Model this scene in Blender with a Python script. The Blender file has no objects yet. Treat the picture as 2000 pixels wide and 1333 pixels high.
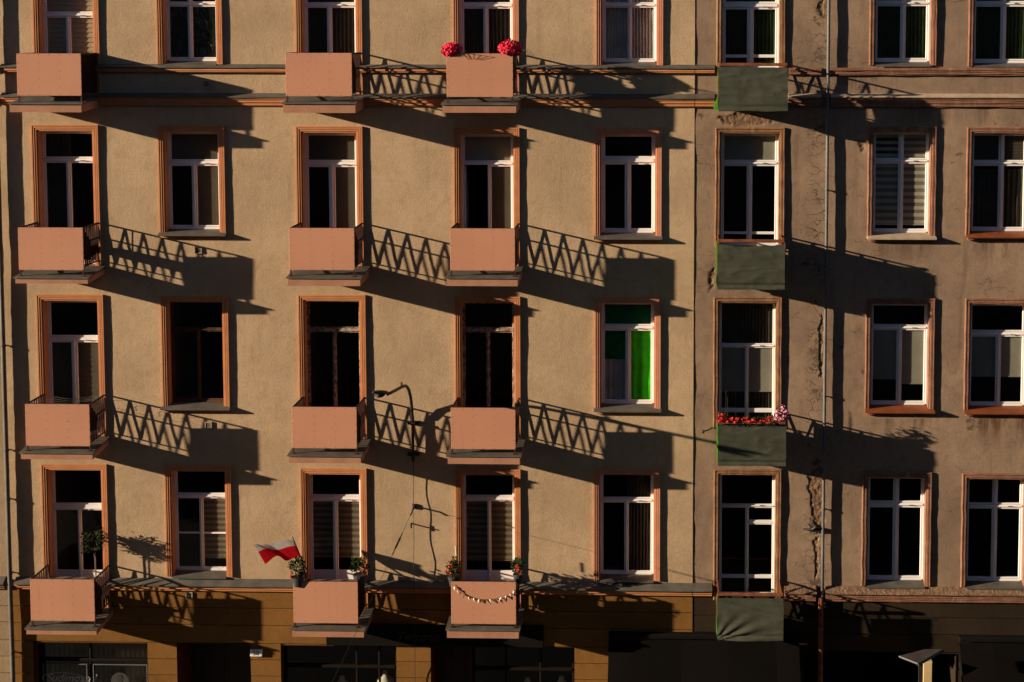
import bpy, math, random
from mathutils import Vector, Matrix, noise
R = math.radians
SC = bpy.context.scene
COL = SC.collection
rng = random.Random(7)

# ------------------------------------------------------------------ camera, sky, sun, exposure
GZ = 13.9                                   # the street lies 13.9 m below the survey level
CAM = Vector((3.064937, -31.509239, 1.959925 + GZ))
YAW, PIT, ROL, FPX, PPX, PPY = 0.024353, -0.074819, 0.001187, 3031.09676, 1230.270049, 286.867326
_fw = Vector((-math.sin(YAW)*math.cos(PIT), math.cos(YAW)*math.cos(PIT), math.sin(PIT)))
_rt = Vector((math.cos(YAW), math.sin(YAW), 0))
_up = _rt.cross(_fw)
_r2 = _rt*math.cos(ROL) + _up*math.sin(ROL)
_u2 = _up*math.cos(ROL) - _rt*math.sin(ROL)
cd = bpy.data.cameras.new('camera')
cam = bpy.data.objects.new('camera', cd); COL.objects.link(cam)
m = Matrix.Identity(4)
for i in range(3):
    m[i][0], m[i][1], m[i][2], m[i][3] = _r2[i], _u2[i], -_fw[i], CAM[i]
cam.matrix_world = m
cd.sensor_width = 36.0; cd.sensor_fit = 'HORIZONTAL'
cd.lens = 36.0*FPX/2000
cd.shift_x = (1000-PPX)/2000; cd.shift_y = -(666.5-PPY)/2000
cd.clip_start = 0.1; cd.clip_end = 2000
SC.camera = cam

SUN = Vector((-3.16, -0.9, 0.735)).normalized()      # towards the sun
w = bpy.data.worlds.new('World'); SC.world = w; w.use_nodes = True
nt = w.node_tree; nt.nodes.clear()
sky = nt.nodes.new('ShaderNodeTexSky'); sky.sky_type = 'NISHITA'; sky.sun_disc = False
sky.sun_elevation = math.asin(SUN.z); sky.sun_rotation = math.atan2(SUN.x, SUN.y) % (2*math.pi)
sky.air_density = 0.5; sky.dust_density = 0.15; sky.ozone_density = 1.0
bg = nt.nodes.new('ShaderNodeBackground'); bg.inputs['Strength'].default_value = 0.05
wo = nt.nodes.new('ShaderNodeOutputWorld')
nt.links.new(sky.outputs[0], bg.inputs[0]); nt.links.new(bg.outputs[0], wo.inputs[0])
sl = bpy.data.lights.new('sun', 'SUN'); sl.energy = 5.0; sl.angle = R(0.5); sl.color = (1.0, 0.82, 0.61)
so = bpy.data.objects.new('sun', sl); COL.objects.link(so)
so.rotation_euler = SUN.to_track_quat('Z', 'Y').to_euler(); so.location = SUN*60
SC.view_settings.view_transform = 'Standard'; SC.view_settings.look = 'None'
SC.view_settings.gamma = 1; SC.view_settings.use_curve_mapping = False
SC.view_settings.exposure = 1.1
SC.cycles.max_bounces = 8; SC.cycles.transparent_max_bounces = 16
SC.cycles.caustics_reflective = False; SC.cycles.caustics_refractive = False
SC.cycles.use_denoising = True

def at(px, py, y=0.0):
    """where the surveyed sight line through (px, py) of the 2000 px survey photo meets the plane at depth y"""
    d = _fw + _r2*((px-PPX)/FPX) - _u2*((py-PPY)/FPX)
    return CAM + d*((y-CAM.y)/d.y)
def X(px, py, y=0.0): return at(px, py, y).x
def Z(px, py, y=0.0): return at(px, py, y).z

# ------------------------------------------------------------------ materials
def newmat(name):
    mt = bpy.data.materials.new(name); mt.use_nodes = True
    n = mt.node_tree.nodes; l = mt.node_tree.links
    return mt, n, l, n['Principled BSDF']
def _noise(n, l, src, scale, detail=4, rough=0.55, stretch=None):
    t = n.new('ShaderNodeTexNoise'); t.inputs['Scale'].default_value = scale
    t.inputs['Detail'].default_value = detail; t.inputs['Roughness'].default_value = rough
    if stretch:
        mp = n.new('ShaderNodeMapping'); mp.inputs['Scale'].default_value = stretch
        l.new(src, mp.inputs['Vector']); l.new(mp.outputs[0], t.inputs['Vector'])
    else: l.new(src, t.inputs['Vector'])
    return t.outputs['Fac']
def _ramp(n, l, src, a, b, c0=0.0, c1=1.0):
    t = n.new('ShaderNodeMapRange'); t.interpolation_type = 'SMOOTHSTEP'
    for k, v in zip(('From Min', 'From Max', 'To Min', 'To Max'), (a, b, c0, c1)): t.inputs[k].default_value = v
    l.new(src, t.inputs['Value']); return t.outputs[0]
def _mix(n, l, fac, a, b, mode='MIX'):
    t = n.new('ShaderNodeMix'); t.data_type = 'RGBA'; t.blend_type = mode
    for s, v in ((t.inputs['Factor'], fac), (t.inputs['A'], a), (t.inputs['B'], b)):
        if isinstance(v, bpy.types.NodeSocket): l.new(v, s)
        elif isinstance(v, (tuple, list)): s.default_value = (*v[:3], 1)
        else: s.default_value = v
    return t.outputs['Result']
def _bump(n, l, h, strength, dist, prev=None):
    t = n.new('ShaderNodeBump'); t.inputs['Strength'].default_value = strength; t.inputs['Distance'].default_value = dist
    l.new(h, t.inputs['Height'])
    if prev: l.new(prev, t.inputs['Normal'])
    return t.outputs[0]
def _co(n, raw=False):
    o = n.new('ShaderNodeTexCoord').outputs['Object']
    if raw: return o
    l = n.id_data.links; oi = n.new('ShaderNodeObjectInfo')      # every copy gets its own grain
    a = n.new('ShaderNodeVectorMath'); a.operation = 'MULTIPLY_ADD'; a.inputs[1].default_value = (37, 21, 53)
    cb = n.new('ShaderNodeCombineXYZ')
    for i in range(3): l.new(oi.outputs['Random'], cb.inputs[i])
    l.new(cb.outputs[0], a.inputs[0]); l.new(o, a.inputs[2]); return a.outputs[0]
def simple(name, c1, c2=None, scale=3.0, rough=0.7, bump=None, speck=0.0, metal=0.0, streak=None, spec=0.3):
    mt, n, l, p = newmat(name); co = _co(n)
    c2 = c2 or tuple(v*0.82 for v in c1)
    col = _mix(n, l, _ramp(n, l, _noise(n, l, co, scale), 0.32, 0.68), c1, c2)
    if speck:
        f = _ramp(n, l, _noise(n, l, co, 60, 3), 0.3, 0.7, 1-speck, 1+speck*0.4)
        g = n.new('ShaderNodeCombineColor')
        for i in range(3): l.new(f, g.inputs[i])
        col = _mix(n, l, 1.0, col, g.outputs[0], 'MULTIPLY')
    if streak:
        f = _ramp(n, l, _noise(n, l, co, 1.0, 4, 0.6, (7, 7, 0.5)), streak[0], streak[0]+0.2)
        col = _mix(n, l, f, col, streak[1])
    l.new(col, p.inputs['Base Color']); p.inputs['Roughness'].default_value = rough; p.inputs['Metallic'].default_value = metal
    p.inputs['Specular IOR Level'].default_value = spec
    if bump: l.new(_bump(n, l, _noise(n, l, co, bump[0], 6, 0.6), bump[1], bump[2]), p.inputs['Normal'])
    return mt

def render_mat(name, c1, c2, c3, grain=0.5, cracks=0.0, damp=50.0, stains=()):
    """rendered wall: clouded tone, fine roughcast grain, run-off streaks; on the old house also cracks and patches"""
    mt, n, l, p = newmat(name); co = _co(n)
    big = _noise(n, l, co, 0.55, 6, 0.6)
    col = _mix(n, l, _ramp(n, l, big, 0.35, 0.68), c1, c2)
    st = _noise(n, l, co, 1.0, 5, 0.65, (4.5, 4.5, 0.35))
    col = _mix(n, l, _ramp(n, l, st, 0.52, 0.8, 0, 0.55), col, c3)
    med = _noise(n, l, co, 5.5, 5, 0.65)
    col = _mix(n, l, _ramp(n, l, med, 0.45, 0.8, 0, 0.5), col, c3)
    fine = _noise(n, l, co, 46, 6, 0.75)
    f = _ramp(n, l, fine, 0.3, 0.7, 0.86, 1.10)
    g = n.new('ShaderNodeCombineColor')
    for i in range(3): l.new(f, g.inputs[i])
    col = _mix(n, l, 1.0, col, g.outputs[0], 'MULTIPLY')
    h = _bump(n, l, fine, grain, 0.014)
    h = _bump(n, l, _noise(n, l, co, 7, 4, 0.6), grain*0.22, 0.03, h)
    if cracks:
        wn = n.new('ShaderNodeTexNoise'); wn.inputs['Scale'].default_value = 2.6; wn.inputs['Detail'].default_value = 8
        l.new(co, wn.inputs['Vector'])
        va = n.new('ShaderNodeVectorMath'); va.operation = 'MULTIPLY_ADD'
        va.inputs[1].default_value = (0.5, 0.5, 0.5)
        l.new(wn.outputs['Color'], va.inputs[0]); l.new(co, va.inputs[2])
        vo = n.new('ShaderNodeTexVoronoi'); vo.feature = 'DISTANCE_TO_EDGE'; vo.inputs['Scale'].default_value = 2.4
        mpv = n.new('ShaderNodeMapping'); mpv.inputs['Scale'].default_value = (1, 1, 1.7)
        l.new(va.outputs[0], mpv.inputs['Vector']); l.new(mpv.outputs[0], vo.inputs['Vector'])
        line = _ramp(n, l, vo.outputs['Distance'], 0.0, 0.014, 1, 0)
        gate = _ramp(n, l, _noise(n, l, co, 1.1, 4, 0.6), 0.54, 0.66, 0, 0.6)
        # the plaster is worst in the damp strip beside the downpipe
        sx = n.new('ShaderNodeSeparateXYZ'); l.new(_co(n, True), sx.inputs[0])
        ds = n.new('ShaderNodeMath'); ds.operation = 'ADD'; ds.inputs[1].default_value = -damp; l.new(sx.outputs[0], ds.inputs[0])
        ab = n.new('ShaderNodeMath'); ab.operation = 'ABSOLUTE'; l.new(ds.outputs[0], ab.inputs[0])
        wet = _ramp(n, l, ab.outputs[0], 0.05, 0.34, 1, 0)
        mxx = n.new('ShaderNodeMath'); mxx.operation = 'MAXIMUM'; l.new(gate, mxx.inputs[0]); l.new(wet, mxx.inputs[1])
        mu = n.new('ShaderNodeMath'); mu.operation = 'MULTIPLY'; l.new(line, mu.inputs[0]); l.new(mxx.outputs[0], mu.inputs[1])
        col = _mix(n, l, mu.outputs[0], col, tuple(v*0.3 for v in c3))
        pz_ = n.new('ShaderNodeMath'); pz_.operation = 'MULTIPLY_ADD'; pz_.inputs[1].default_value = 0.085; l.new(wet, pz_.inputs[0])
        l.new(_noise(n, l, co, 1.9, 8, 0.75), pz_.inputs[2])
        pn = _ramp(n, l, pz_.outputs[0], 0.645, 0.665)
        col = _mix(n, l, pn, col, tuple(v*0.95 for v in c3))
        inv = n.new('ShaderNodeMath'); inv.operation = 'ADD'; l.new(mu.outputs[0], inv.inputs[0]); l.new(pn, inv.inputs[1])
        neg = n.new('ShaderNodeMath'); neg.operation = 'MULTIPLY'; neg.inputs[1].default_value = -1; l.new(inv.outputs[0], neg.inputs[0])
        h = _bump(n, l, neg.outputs[0], cracks, 0.02, h)
    for cx_, hw, zt_, ln, dirt in stains:
        sp = n.new('ShaderNodeSeparateXYZ'); l.new(_co(n, True), sp.inputs[0])
        a1 = n.new('ShaderNodeMath'); a1.operation = 'SUBTRACT'; l.new(sp.outputs[0], a1.inputs[0]); a1.inputs[1].default_value = cx_
        a2 = n.new('ShaderNodeMath'); a2.operation = 'ABSOLUTE'; l.new(a1.outputs[0], a2.inputs[0])
        mx_ = _ramp(n, l, a2.outputs[0], hw*.6, hw*1.05, 1, 0)
        mz_ = _ramp(n, l, sp.outputs[2], zt_-ln, zt_, 0, 1)
        up_ = _ramp(n, l, sp.outputs[2], zt_, zt_+.04, 1, 0)
        t_ = mx_
        for q_ in (mz_, up_, _ramp(n, l, _noise(n, l, co, 1.0, 6, 0.7, (6, 6, .7)), 0.40, 0.66)):
            k_ = n.new('ShaderNodeMath'); k_.operation = 'MULTIPLY'; l.new(t_, k_.inputs[0]); l.new(q_, k_.inputs[1]); t_ = k_.outputs[0]
        col = _mix(n, l, t_, col, dirt)
    l.new(col, p.inputs['Base Color']); l.new(h, p.inputs['Normal'])
    p.inputs['Roughness'].default_value = 0.95; p.inputs['Specular IOR Level'].default_value = 0.1
    return mt

def glass_mat(name, tint=(0.9, 0.93, 0.9)):
    mt = bpy.data.materials.new(name); mt.use_nodes = True
    n = mt.node_tree.nodes; l = mt.node_tree.links; n.clear()
    out = n.new('ShaderNodeOutputMaterial'); mx = n.new('ShaderNodeMixShader')
    tr = n.new('ShaderNodeBsdfTransparent'); tr.inputs[0].default_value = (*tint, 1)
    gl = n.new('ShaderNodeBsdfGlossy'); gl.inputs['Roughness'].default_value = 0.03
    lw = n.new('ShaderNodeLayerWeight'); lw.inputs[0].default_value = 0.5
    pw = n.new('ShaderNodeMath'); pw.operation = 'POWER'; pw.inputs[1].default_value = 5; l.new(lw.outputs['Facing'], pw.inputs[0])
    fr = n.new('ShaderNodeMath'); fr.operation = 'MULTIPLY_ADD'; fr.inputs[1].default_value = 0.94; fr.inputs[2].default_value = 0.06
    l.new(pw.outputs[0], fr.inputs[0])
    co = _co(n); b = _bump(n, l, _noise(n, l, co, 2.5, 2), 0.15, 0.02)
    l.new(b, gl.inputs['Normal'])
    l.new(fr.outputs[0], mx.inputs[0]); l.new(tr.outputs[0], mx.inputs[1]); l.new(gl.outputs[0], mx.inputs[2])
    l.new(mx.outputs[0], out.inputs[0]); return mt
def cloth_mat(name, c, trans=0.3, rough=0.9, weave=0, stripes=None, alpha=None):
    mt = bpy.data.materials.new(name); mt.use_nodes = True
    n = mt.node_tree.nodes; l = mt.node_tree.links; n.clear()
    out = n.new('ShaderNodeOutputMaterial'); mx = n.new('ShaderNodeMixShader'); mx.inputs[0].default_value = trans
    df = n.new('ShaderNodeBsdfDiffuse'); tl = n.new('ShaderNodeBsdfTranslucent')
    co = _co(n)
    col = _mix(n, l, _ramp(n, l, _noise(n, l, co, 3, 6, 0.65), 0.35, 0.7), c, tuple(v*0.7 for v in c))
    l.new(col, df.inputs[0]); l.new(col, tl.inputs[0])
    if weave:
        b = _bump(n, l, _noise(n, l, co, weave, 4, 0.6), 0.4, 0.01)
        l.new(b, df.inputs['Normal'])
    l.new(df.outputs[0], mx.inputs[1]); l.new(tl.outputs[0], mx.inputs[2])
    last = mx.outputs[0]
    if alpha is not None:
        m2 = n.new('ShaderNodeMixShader'); m2.inputs[0].default_value = alpha
        tp = n.new('ShaderNodeBsdfTransparent')
        l.new(tp.outputs[0], m2.inputs[1]); l.new(last, m2.inputs[2]); last = m2.outputs[0]
    l.new(last, out.inputs[0]); return mt

M = {}
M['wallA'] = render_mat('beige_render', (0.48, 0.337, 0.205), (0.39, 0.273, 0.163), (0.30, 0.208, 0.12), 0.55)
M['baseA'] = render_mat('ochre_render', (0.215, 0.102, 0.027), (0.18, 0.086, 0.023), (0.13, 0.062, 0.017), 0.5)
M['wallB'] = render_mat('old_brown_render', (0.30, 0.203, 0.134), (0.215, 0.147, 0.10), (0.125, 0.085, 0.058), 0.5, cracks=0.7, damp=X(1598, 600)-(X(1354.5, 700)+13.5)/2, stains=[
    (X(px, py)-(X(1354.5, 700)+13.5)/2, hw, Z(px, py), ln, d) for px, py, hw, ln, d in (
    (1960, 818, .75, .75, (0.10, 0.05, 0.025)), (1758, 820, .75, .5, (0.13, 0.08, 0.05)), (1960, 476, .7, .6, (0.13, 0.085, 0.055)),
    (1765, 480, .7, .45, (0.14, 0.09, 0.06)), (1690, 150, .8, .4, (0.13, 0.085, 0.055)), (1850, 212, 1.2, .5, (0.14, 0.09, 0.06)))])
M['baseB'] = render_mat('dark_stone_render', (0.032, 0.021, 0.012), (0.023, 0.015, 0.009), (0.013, 0.009, 0.0055), 0.5, cracks=0.4)
M['wallC'] = render_mat('grey_render', (0.34, 0.24, 0.15), (0.28, 0.2, 0.12), (0.18, 0.125, 0.075), 0.5, cracks=0.5)
M['trimA'] = simple('orange_trim', (0.54, 0.226, 0.092), (0.47, 0.192, 0.078), 4, 0.8, (40, 0.2, 0.005), 0.06)
M['trimP'] = simple('rose_trim', (0.56, 0.245, 0.135), (0.5, 0.21, 0.115), 4, 0.8, (40, 0.2, 0.005), 0.06)
M['trimB'] = simple('worn_brown_trim', (0.27, 0.125, 0.075), (0.185, 0.085, 0.05), 5, 0.85, (25, 0.5, 0.01), 0.2, streak=(0.55, (0.35, 0.22, 0.13)))
M['trimB2'] = simple('ochre_brown_trim', (0.28, 0.135, 0.06), (0.17, 0.08, 0.04), 5, 0.85, (25, 0.5, 0.01), 0.25, streak=(0.55, (0.36, 0.23, 0.12)))
M['panel'] = simple('salmon_board', (0.50, 0.229, 0.134), (0.465, 0.212, 0.124), 0.9, 0.75, (60, 0.08, 0.003), 0.05, streak=(0.60, (0.43, 0.196, 0.117)))
M['slab'] = simple('salmon_plaster', (0.40, 0.195, 0.118), (0.34, 0.16, 0.092), 3, 0.9, (40, 0.35, 0.01), 0.15)
M['zinc'] = simple('weathered_zinc', (0.105, 0.094, 0.076), (0.07, 0.063, 0.052), 3.5, 0.6, (12, 0.2, 0.01), 0.12)
M['zincL'] = simple('pale_zinc', (0.125, 0.128, 0.122), (0.09, 0.092, 0.09), 3, 0.5, (14, 0.15, 0.01), 0.08)
M['zincP'] = simple('dark_zinc_pipe', (0.12, 0.112, 0.096), (0.085, 0.08, 0.07), 3, 0.55, (14, 0.15, 0.01), 0.08)
M['rooftin'] = simple('grimy_roof_sheet', (0.06, 0.05, 0.042), (0.04, 0.034, 0.028), 5, 0.8, (20, 0.3, 0.01), 0.2)
M['rustsill'] = simple('rust_red_sheet', (0.22, 0.06, 0.018), (0.16, 0.045, 0.014), 4, 0.5, (12, 0.2, 0.01), 0.1)
M['sillstone'] = simple('pale_sill', (0.42, 0.32, 0.22), (0.33, 0.25, 0.17), 5, 0.8, (25, 0.3, 0.01), 0.15)
M['rail'] = simple('brown_red_iron', (0.05, 0.014, 0.008), (0.032, 0.010, 0.006), 9, 0.6)
M['rustrail'] = simple('rusted_rail', (0.25, 0.075, 0.022), (0.12, 0.036, 0.014), 9, 0.8, (30, 0.5, 0.01), 0.2)
M['screw'] = simple('dark_screw', (0.12, 0.06, 0.04))
M['white'] = simple('white_frame', (0.78, 0.775, 0.76), (0.73, 0.725, 0.71), 2, 0.45, None, 0.03)
M['oldwood'] = simple('peeling_brown_wood', (0.10, 0.045, 0.02), (0.05, 0.022, 0.011), 8, 0.8, (30, 0.6, 0.01), 0.35, streak=(0.6, (0.3, 0.23, 0.17)))
M['oldwhite'] = simple('peeling_white_wood', (0.45, 0.38, 0.30), (0.10, 0.045, 0.02), 11, 0.8, (30, 0.6, 0.01), 0.35)
M['glass'] = glass_mat('window_glass')
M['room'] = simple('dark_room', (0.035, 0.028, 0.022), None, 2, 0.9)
M['roller'] = simple('grey_roller', (0.30, 0.28, 0.23), None, 2, 0.9)
M['blindlight'] = simple('blind_pale', (0.46, 0.41, 0.33), None, 2, 0.9)
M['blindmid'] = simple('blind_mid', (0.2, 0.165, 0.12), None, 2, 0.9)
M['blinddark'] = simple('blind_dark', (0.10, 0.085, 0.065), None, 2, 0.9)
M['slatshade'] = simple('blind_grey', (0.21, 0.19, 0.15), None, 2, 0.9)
M['slatA'] = simple('slat_beige', (0.40, 0.31, 0.22), (0.36, 0.27, 0.19), 2, 0.7)
M['curtdark'] = cloth_mat('dark_curtain', (0.085, 0.075, 0.06), 0.2)
M['curtgreen'] = cloth_mat('dark_green_curtain', (0.045, 0.075, 0.03), 0.2)
M['curtgreen2'] = cloth_mat('vivid_green_curtain', (0.07, 0.80, 0.02), 0.25)
M['curtgreen3'] = cloth_mat('deep_green_curtain', (0.012, 0.2, 0.07), 0.2)
M['lace'] = cloth_mat('white_lace', (0.74, 0.69, 0.65), 0.3, alpha=0.9)
M['sheer'] = cloth_mat('sheer_grey', (0.22, 0.2, 0.19), 0.4, alpha=0.65)
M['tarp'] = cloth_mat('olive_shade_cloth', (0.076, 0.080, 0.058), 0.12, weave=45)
M['tarplit'] = cloth_mat('sunlit_green_shade_cloth', (0.05, 0.15, 0.016), 0.3, weave=45)  # same fabric as the front, with the sun on its left side coloured in
M['dark'] = simple('black_paint', (0.02, 0.018, 0.016), None, 4, 0.5)
M['iron'] = simple('lamp_iron', (0.022, 0.018, 0.015), None, 6, 0.55, (30, 0.2, 0.005))
M['steel'] = simple('thin_steel', (0.14, 0.12, 0.10), None, 6, 0.5, metal=0.4)
M['board'] = simple('black_board', (0.008, 0.007, 0.006), None, 3, 0.8, spec=0.05)
M['awning'] = simple('charcoal_awning', (0.0058, 0.0047, 0.0039), (0.005, 0.0042, 0.0035), 2, 0.9, (60, 0.2, 0.005), spec=0.03)
M['awning2'] = simple('charcoal_awning_alt', (0.0042, 0.0035, 0.0029), (0.004, 0.0033, 0.0027), 2, 0.9, (60, 0.2, 0.005), spec=0.03)
M['leaf'] = simple('leaf_green', (0.042, 0.062, 0.02), (0.024, 0.038, 0.013), 12, 0.9, spec=0.05)
M['leafd'] = simple('leaf_dark', (0.034, 0.044, 0.02), (0.02, 0.028, 0.013), 12, 0.9, spec=0.05)
M['bark'] = simple('bark', (0.16, 0.11, 0.07), None, 12, 0.9, (30, 0.5, 0.01))
M['red'] = simple('red_petal', (0.62, 0.022, 0.02), (0.45, 0.012, 0.015), 14, 0.6)
M['pink'] = simple('hot_pink_red_petal', (0.75, 0.018, 0.07), (0.58, 0.012, 0.04), 14, 0.6)
M['palepink'] = simple('pale_pink_petal', (0.65, 0.33, 0.40), (0.6, 0.18, 0.28), 14, 0.6)
M['orange'] = simple('orange_red_petal', (0.66, 0.07, 0.02), (0.5, 0.03, 0.015), 14, 0.6)
M['pot'] = simple('dark_pot', (0.035, 0.034, 0.033), None, 4, 0.6)
M['soil'] = simple('potting_soil', (0.03, 0.02, 0.014), None, 9, 0.95)
M['flagw'] = cloth_mat('white_flag_cloth', (0.75, 0.70, 0.64), 0.25)
M['flagr'] = cloth_mat('red_flag_cloth', (0.62, 0.012, 0.022), 0.35)
M['paper'] = simple('paper_white', (0.72, 0.66, 0.55))
M['cream'] = simple('cream_paint', (0.52, 0.38, 0.18), (0.46, 0.33, 0.15), 3, 0.8, (20, 0.2, 0.01), 0.06)
M['reveal'] = simple('oxblood_reveal', (0.10, 0.025, 0.012), None, 3, 0.8)
M['brick'] = simple('bare_masonry', (0.24, 0.14, 0.08), (0.13, 0.078, 0.045), 9, 0.95, (18, 1.0, 0.03), 0.35)
M['asphalt'] = simple('asphalt', (0.05, 0.048, 0.045), None, 2, 0.9, (50, 0.4, 0.01), 0.2)
M['paving'] = simple('paving', (0.17, 0.155, 0.135), None, 2, 0.9, (40, 0.3, 0.01), 0.2)
M['earth'] = simple('far_ground', (0.09, 0.085, 0.075), None, 0.2, 0.95)
M['opp'] = simple('opposite_render', (0.13, 0.105, 0.08), None, 0.6, 0.9)
M['shopframe'] = simple('dark_brown_frame', (0.010, 0.006, 0.004), None, 3, 0.7, spec=0.1)
M['signink'] = simple('dull_bronze_letters', (0.035, 0.026, 0.018), None, 3, 0.7)
M['print'] = simple('window_print_white', (0.55, 0.52, 0.47), None, 3, 0.7)
M['printg'] = simple('window_print_grey', (0.045, 0.042, 0.037), None, 3, 0.7)
M['mannequin'] = simple('pale_linen', (0.70, 0.64, 0.52), (0.6, 0.54, 0.44), 6, 0.85)
mt, n_, l_, p_ = newmat('crinkled_film'); M['film'] = mt
p_.inputs['Base Color'].default_value = (0.012, 0.016, 0.012, 1); p_.inputs['Roughness'].default_value = 0.12
p_.inputs['Specular IOR Level'].default_value = 0.6

# ------------------------------------------------------------------ mesh helpers
WL = {}
class MB:
    def __init__(s): s.v = []; s.f = []; s.m = []
    def quad(s, pts, mi=0):
        b = len(s.v); s.v += [tuple(p) for p in pts]; s.f.append(tuple(range(b, b+len(pts)))); s.m.append(mi); return s
    def box(s, x0, x1, y0, y1, z0, z1, mi=0):
        b = len(s.v)
        s.v += [(x, y, z) for x in (x0, x1) for y in (y0, y1) for z in (z0, z1)]
        for q in ((0,1,3,2),(4,6,7,5),(0,4,5,1),(2,3,7,6),(0,2,6,4),(1,5,7,3)):
            s.f.append(tuple(b+i for i in q)); s.m.append(mi)
        return s
    def bbox(s, x0, x1, y0, y1, z0, z1, c=0.008, mi=0):
        """box with the front edges chamfered, so that they catch the light"""
        b = len(s.v)
        s.v += [(x0,y1,z0),(x1,y1,z0),(x1,y1,z1),(x0,y1,z1),(x0,y0+c,z0),(x1,y0+c,z0),(x1,y0+c,z1),(x0,y0+c,z1),
                (x0+c,y0,z0+c),(x1-c,y0,z0+c),(x1-c,y0,z1-c),(x0+c,y0,z1-c)]
        for q in ((0,1,2,3),(0,4,5,1),(1,5,6,2),(2,6,7,3),(3,7,4,0),(4,8,9,5),(5,9,10,6),(6,10,11,7),(7,11,8,4),(8,11,10,9)):
            s.f.append(tuple(b+i for i in q)); s.m.append(mi)
        return s
    def bar(s, p, q, wx, wy, mi=0):
        """rectangular bar from p to q; wx, wy the widths across"""
        p, q = Vector(p), Vector(q); d = (q-p).normalized()
        a = Vector((0, 1, 0)) if abs(d.y) < 0.9 else Vector((1, 0, 0))
        u = d.cross(a).normalized(); v = u.cross(d).normalized()
        b = len(s.v)
        for c in (p, q):
            for i, j in ((-1,-1),(1,-1),(1,1),(-1,1)): s.v.append(tuple(c+u*(wx/2*i)+v*(wy/2*j)))
        for k in range(4): s.f.append((b+k, b+(k+1)%4, b+4+(k+1)%4, b+4+k)); s.m.append(mi)
        s.f += [(b+3,b+2,b+1,b), (b+4,b+5,b+6,b+7)]; s.m += [mi, mi]
        return s
    def tube(s, pts, r, n=8, mi=0, r2=None):
        pts = [Vector(p) for p in pts]; N = len(pts); b = len(s.v); u = None
        for i, p in enumerate(pts):
            d = (pts[min(i+1, N-1)]-pts[max(i-1, 0)]).normalized()
            if u is None:
                a = Vector((0, 0, 1)) if abs(d.z) < 0.9 else Vector((1, 0, 0)); u = d.cross(a).normalized()
            else: u = (u-d*u.dot(d)).normalized()
            v = d.cross(u); rr = r if r2 is None else r+(r2-r)*i/(N-1)
            for k in range(n):
                t = 2*math.pi*k/n; s.v.append(tuple(p+(u*math.cos(t)+v*math.sin(t))*rr))
        for i in range(N-1):
            for k in range(n):
                s.f.append((b+i*n+k, b+i*n+(k+1)%n, b+(i+1)*n+(k+1)%n, b+(i+1)*n+k)); s.m.append(mi)
        s.f += [tuple(b+k for k in reversed(range(n))), tuple(b+(N-1)*n+k for k in range(n))]; s.m += [mi, mi]
        return s
    def lathe(s, c, prof, n=14, sx=1, sy=1, mi=0):
        b = len(s.v)
        for r, z in prof:
            for k in range(n):
                t = 2*math.pi*k/n; s.v.append((c[0]+r*sx*math.cos(t), c[1]+r*sy*math.sin(t), c[2]+z))
        for i in range(len(prof)-1):
            for k in range(n):
                s.f.append((b+i*n+k, b+i*n+(k+1)%n, b+(i+1)*n+(k+1)%n, b+(i+1)*n+k)); s.m.append(mi)
        s.f += [tuple(b+k for k in reversed(range(n))), tuple(b+(len(prof)-1)*n+k for k in range(n))]; s.m += [mi, mi]
        return s
    def grid(s, fn, nu, nv, mi=0):
        b = len(s.v)
        for j in range(nv+1):
            for i in range(nu+1): s.v.append(tuple(fn(i/nu, j/nv)))
        for j in range(nv):
            for i in range(nu):
                a = b+j*(nu+1)+i; s.f.append((a, a+1, a+nu+2, a+nu+1)); s.m.append(mi if not callable(mi) else mi((i+.5)/nu, (j+.5)/nv))
        return s
    def leaf(s, c, d, up, L, W, mi=0):
        """one leaf: two triangles folded along the rib"""
        d = d.normalized(); w_ = d.cross(up)
        if w_.length < 1e-3: w_ = Vector((1, 0, 0))
        w_ = w_.normalized(); nn = w_.cross(d)
        b = len(s.v)
        s.v += [tuple(c), tuple(c+d*L*0.5+w_*W*0.5+nn*W*0.15), tuple(c+d*L), tuple(c+d*L*0.5-w_*W*0.5+nn*W*0.15)]
        s.f += [(b, b+1, b+2), (b, b+2, b+3)]; s.m += [mi, mi]; return s
    def flower(s, c, nrm, r, mi=0, n=5):
        nrm = nrm.normalized(); a = nrm.orthogonal().normalized(); q = nrm.cross(a); b = len(s.v)
        t0 = rng.random()*6
        s.v.append(tuple(c-nrm*r*0.25))
        for k in range(2*n):
            t = t0+math.pi*k/n; rr = r if k % 2 == 0 else r*0.55
            s.v.append(tuple(c+(a*math.cos(t)+q*math.sin(t))*rr+nrm*(0.1*r if k % 2 == 0 else 0)))
        for k in range(2*n): s.f.append((b, b+1+k, b+1+(k+1) % (2*n))); s.m.append(mi)
        return s

def link(name, mb, mats, parent=None, smooth=False, loc=None):
    if not isinstance(mats, (list, tuple)): mats = [mats]
    if parent is not None: org = WL[parent]
    elif loc is not None: org = Vector(loc)
    else:
        xs = [v[0] for v in mb.v]; ys = [v[1] for v in mb.v]; zs = [v[2] for v in mb.v]
        org = Vector(((min(xs)+max(xs))/2, (min(ys)+max(ys))/2, min(zs)))
    me = bpy.data.meshes.new(name)
    me.from_pydata([(a-org.x, b-org.y, c-org.z) for a, b, c in mb.v], [], mb.f)
    for q in mats: me.materials.append(M[q] if isinstance(q, str) else q)
    if len(mats) > 1: me.polygons.foreach_set('material_index', mb.m)
    if smooth: me.polygons.foreach_set('use_smooth', [True]*len(me.polygons))
    me.update()
    o = bpy.data.objects.new(name, me); COL.objects.link(o)
    if parent is not None: o.parent = parent
    else: o.location = org
    WL[o] = org
    return o
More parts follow.
